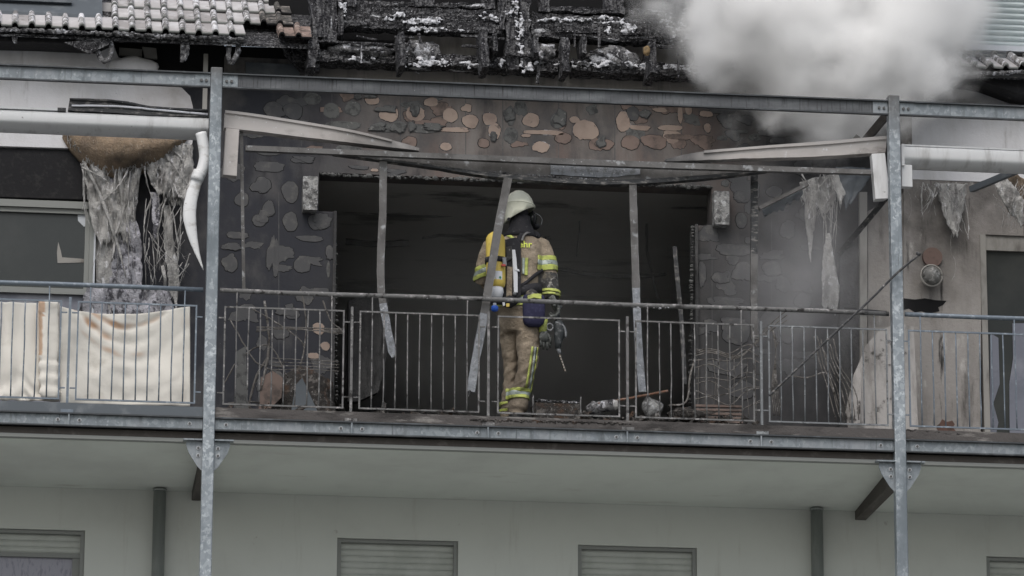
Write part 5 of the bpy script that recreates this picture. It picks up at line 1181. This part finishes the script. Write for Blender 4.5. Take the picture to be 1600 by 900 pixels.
for i, (a, b_, mm) in enumerate((((862, 457), (862, 461), 'lime'), ((862, 463), (862, 466), 'lime'))): band('cuff_band', mm, a, b_, rarm, .008, (.1, 0, 1))
for i, (a, b_, mm) in enumerate((((757, 412), (756, 418), 'lime'), ((756, 418), (755, 424), 'silver'), ((755, 424), (754, 430), 'lime'))): band('sleeve_band', mm, a, b_, larm, .008, (-.35, 0, 1))
tors = lambda c: X_(765) < c.x < X_(845)
for a, b_, mm in (((806, 464), (806, 471), 'lime'), ((806, 471), (806, 478), 'silver'), ((806, 478), (806, 484), 'lime')): band('jacket_band', mm, a, b_, lambda c: X_(762) < c.x < X_(846) , .007, (0, 0, 1))
rleg = lambda c: X_(792, 600) < c.x and c.y < YP+.09
for a, b_, mm in (((808, 608), (808, 613), 'lime'), ((808, 613), (808, 619), 'silver'), ((808, 619), (808, 624), 'lime')): band('leg_band', mm, a, b_, rleg, .008, (.02, 0, 1))
for a, b_, mm in (((795, 626), (795, 630), 'lime'), ((795, 636), (795, 640), 'lime')): band('leg_band', mm, a, b_, lambda c: c.x < X_(797, 600) and c.y > YP+.02, .008, (.02, 0, 1))
# vertical stripes: trouser side and back of the jacket
def vstripe(name, p0, p1, wpx, mm, off=.009, n=24, yfar=-1.2):
    a, b_ = W(p0[0], p0[1], YP), W(p1[0], p1[1], YP); v = []; 
    dirv = Vector((0, 1, 0))
    for i in range(n+1):
        t = i/n; q = a.lerp(b_, t)
        for s_ in (-.5, 0, .5):
            x = q.x+s_*wpx*PXM; h = bvh.ray_cast(Vector((x, yfar, q.z)), dirv)
            if h[0] is None: h = (Vector((x, YP, q.z)),)
            v.append(h[0]-Vector((0, off, 0)))
    f = [(3*i+j, 3*i+j+1, 3*i+4+j, 3*i+3+j) for i in range(n) for j in (0, 1)]
    o = MB().add(v, f).build(name, M[mm], person, smooth=True, fixn=False); so_ = o.modifiers.new('s', 'SOLIDIFY'); so_.thickness = .005; so_.offset = 0
    return o
vstripe('trouser_stripe', (828, 549), (820, 609), 3.2, 'lime'); vstripe('trouser_stripe', (833, 549), (826, 612), 2.8, 'silver'); vstripe('trouser_stripe', (837, 549), (830, 611), 1.6, 'lime')
vstripe('jacket_stripe', (814, 411), (814, 436), 5, 'silver', .008); vstripe('jacket_stripe', (819, 411), (818, 438), 5, 'lime', .010)
vstripe('jacket_stripe', (793, 372), (800, 379), 7, 'lime', .012, 6)
# writing across the back: mostly hidden by the cylinder
def text_on_body(s_, p0, size):
    cu = bpy.data.curves.new('t', 'FONT'); cu.body = s_; cu.size = size; cu.align_x = 'RIGHT'; cu.resolution_u = 3; cu.offset = .0012
    to = bpy.data.objects.new('t', cu); COL.objects.link(to); dg = bpy.context.evaluated_depsgraph_get(); dg.update()
    tm_ = bpy.data.meshes.new_from_object(to.evaluated_get(dg)); bpy.data.objects.remove(to)
    o0 = W(p0[0], p0[1], YP); vs = []
    for v_ in tm_.vertices:
        x = o0.x+v_.co.x; z = o0.z+v_.co.y; h = bvh.ray_cast(Vector((x, -1.2, z)), Vector((0, 1, 0))); y = h[0].y if h[0] else YP
        vs.append(Vector((x, y-.009, z)))
    fs = [tuple(p.vertices) for p in tm_.polygons]
    o = MB().add(vs, fs).build('back_lettering', M['lime_print'], person, fixn=False); so_ = o.modifiers.new('s', 'SOLIDIFY'); so_.thickness = .003
text_on_body('Feuerwehr', (827.5, 394), .080)

# helmet
hel = MB()
def hr(px, py, a, b_, dy=0, tl=-.10): return hring(px, py, a, b_, dy, .2, tl)
hel.loft([hr(811, 298.5, .012, .012), hr(811.5, 300.5, .045, .055), hr(811.5, 305, .078, .095), hr(812, 311, .098, .122), hr(812, 317, .109, .138), hr(812, 321, .114, .146), hr(812, 323, .122, .152), hr(812, 324.5, .118, .148), hr(811, 334, .112, .142), hr(809.5, 345, .108, .136), hr(808.5, 356, .105, .13)], 30, 2.1, caps=True)
for i, vv in enumerate(hel.v):
    pass
bm = bmesh.new(); tmp = bpy.data.meshes.new('x'); tmp.from_pydata(hel.v, [], hel.f); bm.from_mesh(tmp); bmesh.ops.recalc_face_normals(bm, faces=bm.faces)
pa, pb = B(786, 349), B(836, 326); d = (pb-pa); nrm = Vector((d.z, 0, -d.x)).normalized()
if nrm.z > 0: nrm = -nrm
bmesh.ops.bisect_plane(bm, geom=bm.verts[:]+bm.edges[:]+bm.faces[:], plane_co=pa, plane_no=nrm, clear_outer=True)
c = B(811, 322); [setattr(v_, 'co', v_.co-c) for v_ in bm.verts]
hm = bpy.data.meshes.new('helmet'); bm.to_mesh(hm); bm.free()
for p in hm.polygons: p.use_smooth = True
ho = link_mesh('helmet', hm, M['helmet'], person, c); q = ho.modifiers.new('s', 'SOLIDIFY'); q.thickness = .006
LOC[ho.name] = c
eb = MB(); n_ = 30
pts = []
for j in range(n_+1):
    a = 2*math.pi*j/n_; cc, u, w_ = hr(812, 322.5, .121, .151); pts.append(cc+u*math.copysign(abs(math.cos(a))**(2/2.1), math.cos(a))+w_*math.copysign(abs(math.sin(a))**(2/2.1), math.sin(a)))
eb.tube(pts, .005, 6).build('helmet_ridge', M['helmet'], ho, smooth=True)
MB().tube([B(795, 342.5, -.135), B(795, 342.5, -.115)], .014, 12).build('helmet_knob', M['black'], ho)
MB().ellipsoid(B(829.5, 317, -.03), (.008, .01, .012), 8, 6).build('visor_hinge', M['black'], ho, smooth=True)
# hood
hd = MB().loft([hring(812, 340, .082, .10), hring(813, 350, .088, .10), hring(814, 358, .10, .11, 0, YW), hring(813, 366, .125, .12, 0, YW), hring(812, 373, .15, .12, 0, YW)], 20).jitter(.008, 14)
hd.build('hood', M['black'], person, smooth=True)
# mask seen at the side of the face
mk = MB().ellipsoid(B(831, 342, .06), (.045, .07, .06), 12, 8); mk.build('face_mask', M['glass'], person, smooth=True)
MB().tube([B(832, 330, .02), B(835, 340, -.01), B(834, 350, .0)], .009, 6).build('mask_strap', M['black'], person, smooth=True)
ms = MB().tube(px_curve([(836, 333), (843, 337), (847, 344), (845, 352)], YP+.08, 10), .004, 6); ms.build('mask_tube', M['rail_steel'], person, smooth=True)
MB().ellipsoid(B(837, 354, .08), (.035, .05, .025), 10, 6).build('mask_valve', M['black'], person, smooth=True)

# ------ gloved hands
def hand(wrist, d, side, up, name, m_name, curl=1.2, sc=1.0):
    """wrist point, d: direction of palm, side: toward the thumb, up: back of the hand"""
    d = Vector(d).normalized(); side = Vector(side); side = (side-d*side.dot(d)).normalized(); up = d.cross(side).normalized()*(1 if d.cross(side).dot(Vector(up)) > 0 else -1)
    mb = MB(); w_ = Vector(wrist)
    mb.loft([(w_-d*.02*sc, side*.034*sc, up*.026*sc), (w_+d*.02*sc, side*.040*sc, up*.022*sc), (w_+d*.06*sc, side*.047*sc, up*.019*sc), (w_+d*.095*sc, side*.045*sc, up*.016*sc)], 12)
    for k, (o_, L) in enumerate(((.034, .075), (.012, .085), (-.011, .080), (-.033, .062))):
        p = w_+d*.085*sc+side*o_*sc; dd = d.copy(); pts = [p]
        for j in range(3):
            dd = (Matrix.Rotation(-curl*(.45+.12*k) if True else 0, 3, side) @ dd) if (Matrix.Rotation(-.3, 3, side) @ d).dot(up) < 0 else (Matrix.Rotation(curl*(.45+.12*k), 3, side) @ dd)
            pts.append(pts[-1]+dd*L*sc*(.42-.06*j))
        mb.tube(pts, [.0125*sc, .012*sc, .011*sc, .009*sc], 8)
    p = w_+d*.02*sc+side*.036*sc; t1 = (d*.6+side*.7-up*.35).normalized(); t2 = (d*.8+side*.1-up*.7).normalized()
    mb.tube([p-side*.01*sc, p+t1*.035*sc, p+t1*.035*sc+t2*.035*sc], [.015*sc, .0135*sc, .011*sc], 8)
    o = mb.build(name, M[m_name], person, smooth=True); r_ = o.modifiers.new('r', 'REMESH'); r_.mode = 'VOXEL'; r_.voxel_size = .004; r_.use_smooth_shade = True
    q = o.modifiers.new('s', 'SMOOTH'); q.iterations = 3; return o
M['glove'] = mat('worn_dark_glove', (.07, .075, .072), .8, 0, [((.22,.23,.22), 16, .52, .66), ((.02,.02,.02), 20, .6, .7)], [('noise', 60, .5, .004)])
hand(B(863, 468, -.10), (.42, -.08, -.9), (.1, -1, .1), (.9, 0, .4), 'glove', 'glove', 1.25, 1.22)
hand(B(771, 445, .36), (.2, .9, .1), (0, 0, 1), (-1, 0, 0), 'glove', 'glove', 1.0, 1.0)

# ------ breathing apparatus
ba = empty('breathing_apparatus', B(778, 420, -.22), 'breathing apparatus with yellow cylinder and black harness on the firefighter back', 'breathing apparatus')
yb_ = -.235
def bp_(px, py, dy): return B(px, py, dy)
cyl = MB(); top, bot = bp_(774, 366, yb_), bp_(775, 449, yb_-.02); ax = (top-bot).normalized(); rc = .079; R3 = Vector((1, 0, 0)); V3 = Vector((0, 1, 0))
rings = []
for k, rr_ in ((-.0, .30), (.012, .55), (.03, .80), (.055, .96), (.08, 1.0)): rings.append((top-ax*k+ax*.02, R3*rc*rr_, V3*rc*rr_))
for k, rr_ in ((.10, 1.0), (.04, .99), (.015, .93), (0, .80), (-.012, .55)): rings.append((bot+ax*k, R3*rc*rr_, V3*rc*rr_))
cyl.loft(rings, 26).build('cylinder', M['yellow'], ba, smooth=True)
MB().loft([(bot-ax*.001, R3*.058, V3*.058), (bot-ax*.04, R3*.062, V3*.062), (bot-ax*.085, R3*.050, V3*.05), (bot-ax*.10, R3*.03, V3*.03)], 20).build('cylinder_neck', M['white_p'], ba, smooth=True)
kb = bp_(773, 482, yb_); MB().tube([kb+Vector((0, 0, .045)), kb+Vector((0, 0, .02))], .014, 10).build('valve_stem', M['white_p'], ba, smooth=True)
MB().loft([(kb+Vector((0, 0, .022)), R3*.022, V3*.022), (kb+Vector((0, 0, .015)), R3*.029, V3*.029), (kb-Vector((0, 0, .015)), R3*.029, V3*.029), (kb-Vector((0, 0, .024)), R3*.018, V3*.018)], 14).build('valve_knob', M['blue'], ba, smooth=True)
lb = MB(); v = []
for i in range(7):
    for z in (0, 1):
        a = math.radians(-112+i*9); c_ = bp_(775, 440 if z == 0 else 427, yb_-.015); v.append(Vector((c_.x+math.cos(a)*(rc+.002), c_.y+math.sin(a)*(rc+.002), c_.z)))
lb.add(v, [(2*i, 2*i+2, 2*i+3, 2*i+1) for i in range(6)]).build('cylinder_label', M['white_p'], ba)
dm = bp_(777, 437, yb_-.015); 
v = []
for a_, z_ in ((-88, 0), (-80, .012), (-72, 0), (-80, -.012)):
    a = math.radians(a_); v.append(Vector((dm.x+math.cos(a)*(rc+.004), dm.y+math.sin(a)*(rc+.004), dm.z+z_)))
MB().add(v, [(0, 1, 2, 3)]).build('green_diamond', mat('green_label_mark', (.03, .22, .12), .6), ba)
# retaining strap and buckle
sp = MB(); pts = []
c_ = bp_(774.5, 408, yb_-.006)
for z_ in (.022, -.022):
    pts.append([Vector((c_.x+math.cos(a)*(rc+.004), c_.y+math.sin(a)*(rc+.004), c_.z+z_)) for a in [math.pi*2*i/26 for i in range(27)]])
sp.add(pts[0]+pts[1], [(i, i+1, 28+i, 27+i) for i in range(26)]); o = sp.build('cylinder_strap', M['black'], ba, smooth=True); q = o.modifiers.new('s', 'SOLIDIFY'); q.thickness = .006; q.offset = 1
MB().prism([(785, 402), (791, 402), (792, 415), (786, 415)], YP-.34, .02).build('buckle', M['rail_steel'], ba, bevel=.003)
MB().prism([(784, 412), (790, 413), (790, 416), (783, 415)], YP-.345, .02).build('red_latch', mat('red_latch', (.35, .05, .04), .5), ba)
# back plate
bpml = MB().prism([(789, 374), (806, 370), (814, 380), (812, 470), (806, 476), (768, 474), (766, 376)], YP-.195, .05); bpml.build('back_plate', M['black'], ba, bevel=.01)
MB().prism([(790, 386), (800, 384), (801, 404), (792, 408)], YP-.21, .02).build('hose_clamp', M['suit_dirty'], ba, bevel=.004)
MB().prism([(792, 416), (801, 417), (800, 468), (791, 466)], YP-.21, .015).build('plate_pad', M['suit'], ba, bevel=.003)
MB().prism([(800, 390), (805, 390), (807, 404), (809, 430), (809, 457), (803, 457), (802, 430)], YP-.215, .016).build('white_lever', M['white_p'], ba, bevel=.003)
MB().prism([(803, 418), (811, 421), (812, 424), (804, 422)], YP-.22, .014).build('white_lever_hook', M['white_p'], ba)
MB().prism([(810, 386), (814, 388), (814, 462), (810, 462)], YP-.20, .02).build('frame_tube', M['black'], ba)
MB().tube([B(804, 459, -.225), B(804, 459, -.19)], .016, 12).build('gauge', M['rail_steel'], ba, smooth=True)
def strap_on_body(pts, wpx, name='strap', mm='black', off=.016, n=26, parent=ba, dr=None):
    c = curve_pts([(p[0], p[1], 0) for p in pts], n); v = []
    for i, p in enumerate(c):
        t = (c[min(i+1, n)]-c[max(i-1, 0)]).normalized(); u = Vector((-t.y, t.x, 0))
        for s_ in (-.5, .5):
            q = p+u*s_*wpx; w0 = W(q.x, q.y, YP); h = bvh.ray_cast(Vector((w0.x, -1.2, w0.z)), Vector((0, 1, 0))); y = h[0].y if h[0] else YP
            v.append(Vector((w0.x, y-off, w0.z)))
    o = MB().add(v, [(2*i, 2*i+1, 2*i+3, 2*i+2) for i in range(n)]).build(name, M[mm], parent, smooth=True, fixn=False); q = o.modifiers.new('s', 'SOLIDIFY'); q.thickness = .012; q.offset = 0
    return o
strap_on_body([(806, 392), (808, 380), (815, 371), (826, 366), (836, 366), (843, 371)], 7.5, 'shoulder_strap')
strap_on_body([(812, 384), (816, 374), (826, 368), (838, 370)], 3, 'shoulder_strap_edge', 'rail_soot', .024)
strap_on_body([(846, 426), (834, 436), (820, 448), (808, 456)], 5, 'side_strap')
strap_on_body([(765, 470), (790, 466), (812, 462), (834, 456), (844, 456)], 14, 'waist_belt')
MB().ellipsoid(B(795, 470, -.17), (.07, .05, .06), 12, 8).jitter(.01, 12).build('belt_pouch', M['black'], ba, smooth=True)
MB().ellipsoid(B(830, 459, -.17), (.06, .03, .035), 10, 7).jitter(.01, 12).build('belt_pad', M['suit_dirty'], ba, smooth=True)
MB().prism([(791, 474), (796, 474), (796, 479), (791, 479)], YP-.24, .02).build('yellow_tag', M['yellow'], ba)
MB().prism([(785, 472), (789, 471), (789, 477), (786, 478)], YP-.24, .02).build('white_tag', M['white_p'], ba)
# ------ navy pouch
pch = MB(); rings = []
for py, a, b_ in ((462, .085, .03), (468, .09, .045), (485, .092, .05), (500, .09, .048), (506, .08, .042), (510, .05, .03)): rings.append((B(834, py, -.17), Vector((a, 0, 0)), Vector((0, b_, 0))))
pch.loft(rings, 20, 3.2).jitter(.004, 12); po_ = pch.build('tool_pouch', M['navy'], None, smooth=True); tag(po_, 'navy canvas pouch hanging at the hip of the firefighter', 'pouch')
MB().prism([(824, 462), (834, 458.5), (846, 459), (846, 467), (834, 465), (825, 468)], YP-.235, .02).build('lime_flap', M['lime'], po_, bevel=.003)
# ------ spare gloves on a clip
sg = empty('spare_gloves', B(856, 515, -.1), 'dark spare gloves with a lime cuff clipped to the hip, fingers hanging down', 'gloves')
mb = MB().loft([(B(852, 497, -.12), Vector((.022, 0, .0)), Vector((0, .02, 0))), (B(849, 508, -.12), Vector((.034, 0, 0)), Vector((0, .022, 0))), (B(848, 519, -.12), Vector((.03, 0, 0)), Vector((0, .022, 0)))], 12).jitter(.006, 18); mb.build('lime_cuff', M['lime'], sg, smooth=True)
mb = MB().loft([(B(849, 517, -.12), Vector((.03, 0, 0)), Vector((0, .022, 0))), (B(850, 527, -.12), Vector((.042, 0, 0)), Vector((0, .026, 0))), (B(851, 534, -.12), Vector((.04, 0, 0)), Vector((0, .02, 0)))], 12)
for i, (dx, L) in enumerate(((-6, 10), (-2, 14), (3, 15), (7, 11))): mb.tube([B(851+dx, 532, -.12), B(852+dx*1.1, 532+L*.6, -.13), B(851+dx*1.2, 532+L, -.11)], [.012, .011, .008], 8)
mb.tube([B(856, 522, -.12), B(860, 530, -.14), B(860, 536, -.14)], [.012, .011, .008], 8)
mb.build('glove_fingers', M['glove'], sg, smooth=True)
# ------ hammer drill hanging from the right hand
dr = empty('hammer_drill', B(872, 510, -.12), 'dark hammer drill with long spiral bit pointing down held in the right glove', 'drill')
yd = -.12
d0 = MB(); d0.loft([(B(872, 502, yd), Vector((.035, 0, .0)), Vector((0, .035, 0))), (B(873, 507, yd), Vector((.048, 0, 0)), Vector((0, .042, 0))), (B(875, 516, yd), Vector((.052, 0, 0)), Vector((0, .044, 0))), (B(874, 526, yd), Vector((.044, 0, 0)), Vector((0, .038, 0))), (B(872, 536, yd), Vector((.030, 0, 0)), Vector((0, .030, 0))), (B(872, 545, yd), Vector((.024, 0, 0)), Vector((0, .024, 0)))], 16)
d0.build('motor_housing', M['plas'], dr, smooth=True)
MB().tube(px_curve([(868, 504), (876, 506), (882, 512), (884, 520), (884, 527)], YP+yd-.03, 10), .010, 7).build('grip_trim', M['plas_g'], dr, smooth=True)
pts = [B(859, 511, yd)+Vector((.026*math.cos(a), .0, .028*math.sin(a))) for a in [2*math.pi*i/20 for i in range(21)]]
MB().tube(pts, .0085, 8).build('depth_ring', M['plas_g'], dr, smooth=True)
MB().loft([(B(872, 544, yd), Vector((.020, 0, 0)), Vector((0, .02, 0))), (B(874, 551, yd), Vector((.018, 0, 0)), Vector((0, .018, 0))), (B(875, 553, yd), Vector((.010, 0, 0)), Vector((0, .010, 0)))], 12).build('chuck', M['plas_g'], dr, smooth=True)
bt = MB(); a0, a1 = B(874, 552, yd), B(884, 581, yd); n_ = 30; axd = (a1-a0).normalized(); uu = axd.cross(Vector((0, 1, 0))).normalized(); vv_ = uu.cross(axd)
rg_ = [(a0.lerp(a1, i/n_), (uu*math.cos(i*.7)+vv_*math.sin(i*.7))*.0095, (-uu*math.sin(i*.7)+vv_*math.cos(i*.7))*.0035) for i in range(n_+1)]
bt.loft(rg_, 8).build('drill_bit', M['bit'], dr, smooth=True)
MB().loft([(B(872, 503, yd), Vector((.022, 0, 0)), Vector((0, .026, 0))), (B(871, 495, yd), Vector((.018, 0, 0)), Vector((0, .02, 0))), (B(872, 484, yd), Vector((.018, 0, 0)), Vector((0, .02, 0))), (B(874, 478, yd), Vector((.026, 0, 0)), Vector((0, .022, 0)))], 12).build('handle', M['plas'], dr, smooth=True)

# ------------------------------------------------------------------ smoke
def smoke(name, cpx, rx, ry, rz, dens, nscale, lab, axis=None, Y=.8, lo=.35, hi=.75, aniso=.2, col=(.97, .975, .99), edge=(1.0, .35)):
    c = W(cpx[0], cpx[1], Y); mb = MB(); mb.ellipsoid(c, (rx, ry, rz), 20, 12); o = mb.build(name, [], None, smooth=False) if False else None
    me = bpy.data.meshes.new(name); me.from_pydata([p-c for p in mb.v], [], mb.f)
    Mv = bpy.data.materials.new(name+'_volume'); Mv.use_nodes = True; N = Mv.node_tree.nodes; L = Mv.node_tree.links; N.clear()
    out = N.new('ShaderNodeOutputMaterial'); pv = N.new('ShaderNodeVolumePrincipled'); pv.inputs['Color'].default_value = (*col, 1); pv.inputs['Anisotropy'].default_value = aniso
    tc = N.new('ShaderNodeTexCoord'); mp = N.new('ShaderNodeMapping'); mp.inputs['Scale'].default_value = (1/rx, 1/ry, 1/rz); L.new(tc.outputs['Object'], mp.inputs[0])
    ln = N.new('ShaderNodeVectorMath'); ln.operation = 'LENGTH'; L.new(mp.outputs[0], ln.inputs[0])
    tn = N.new('ShaderNodeTexNoise'); tn.inputs['Scale'].default_value = nscale; tn.inputs['Detail'].default_value = 4; tn.inputs['Roughness'].default_value = .56; tn.inputs['Distortion'].default_value = .3; L.new(tc.outputs['Object'], tn.inputs['Vector'])
    ad = N.new('ShaderNodeMath'); ad.operation = 'MULTIPLY_ADD'; ad.inputs[1].default_value = -1.0; L.new(tn.outputs['Fac'], ad.inputs[0]); L.new(ln.outputs['Value'], ad.inputs[2])   # r - noise
    mr_ = N.new('ShaderNodeMapRange'); mr_.interpolation_type = 'LINEAR'; mr_.inputs['From Min'].default_value = edge[1]-.5; mr_.inputs['From Max'].default_value = edge[0]-.5; mr_.inputs['To Min'].default_value = 1; mr_.inputs['To Max'].default_value = 0
    mr_.inputs['From Min'].default_value = edge[1]-.5; L.new(ad.outputs[0], mr_.inputs['Value']); pq = N.new('ShaderNodeMath'); pq.operation = 'POWER'; pq.inputs[1].default_value = 2.0; L.new(mr_.outputs[0], pq.inputs[0]); pm = N.new('ShaderNodeMath'); pm.operation = 'MULTIPLY'; pm.inputs[1].default_value = dens; L.new(pq.outputs[0], pm.inputs[0]); L.new(pm.outputs[0], pv.inputs['Density']); L.new(pv.outputs[0], out.inputs['Volume'])
    me.materials.append(Mv); o = bpy.data.objects.new(name, me); COL.objects.link(o); o.location = c; LOC[o.name] = c
    return tag(o, lab, 'smoke', None, 'stuff')
smoke('smoke', (1302, -70), 2.1, .85, 2.1, 90, 1.7, 'dense white smoke plume rising past the eaves at the upper right', Y=.85, edge=(.80, .05), aniso=-.1, col=(1, 1, 1))
smoke('smoke', (1318, 120), 1.0, .6, .9, 36, 2.6, 'smoke tail pouring out under the top beam left of the right post', Y=.95, edge=(.80, .1), aniso=0, col=(1, 1, 1))
smoke('smoke', (1262, 420), 1.2, .6, 1.55, 1.7, 1.8, 'thin grey smoke drifting in the right end of the burnt bay', Y=.95, edge=(.80, .0), col=(.95, .95, .97), aniso=0)
smoke('smoke', (800, 430), 2.4, 1.75, 1.7, .19, .8, 'faint grey smoke hanging inside the burnt out room', Y=3.6, edge=(1.2, .9), col=(.9, .9, .88), aniso=0)
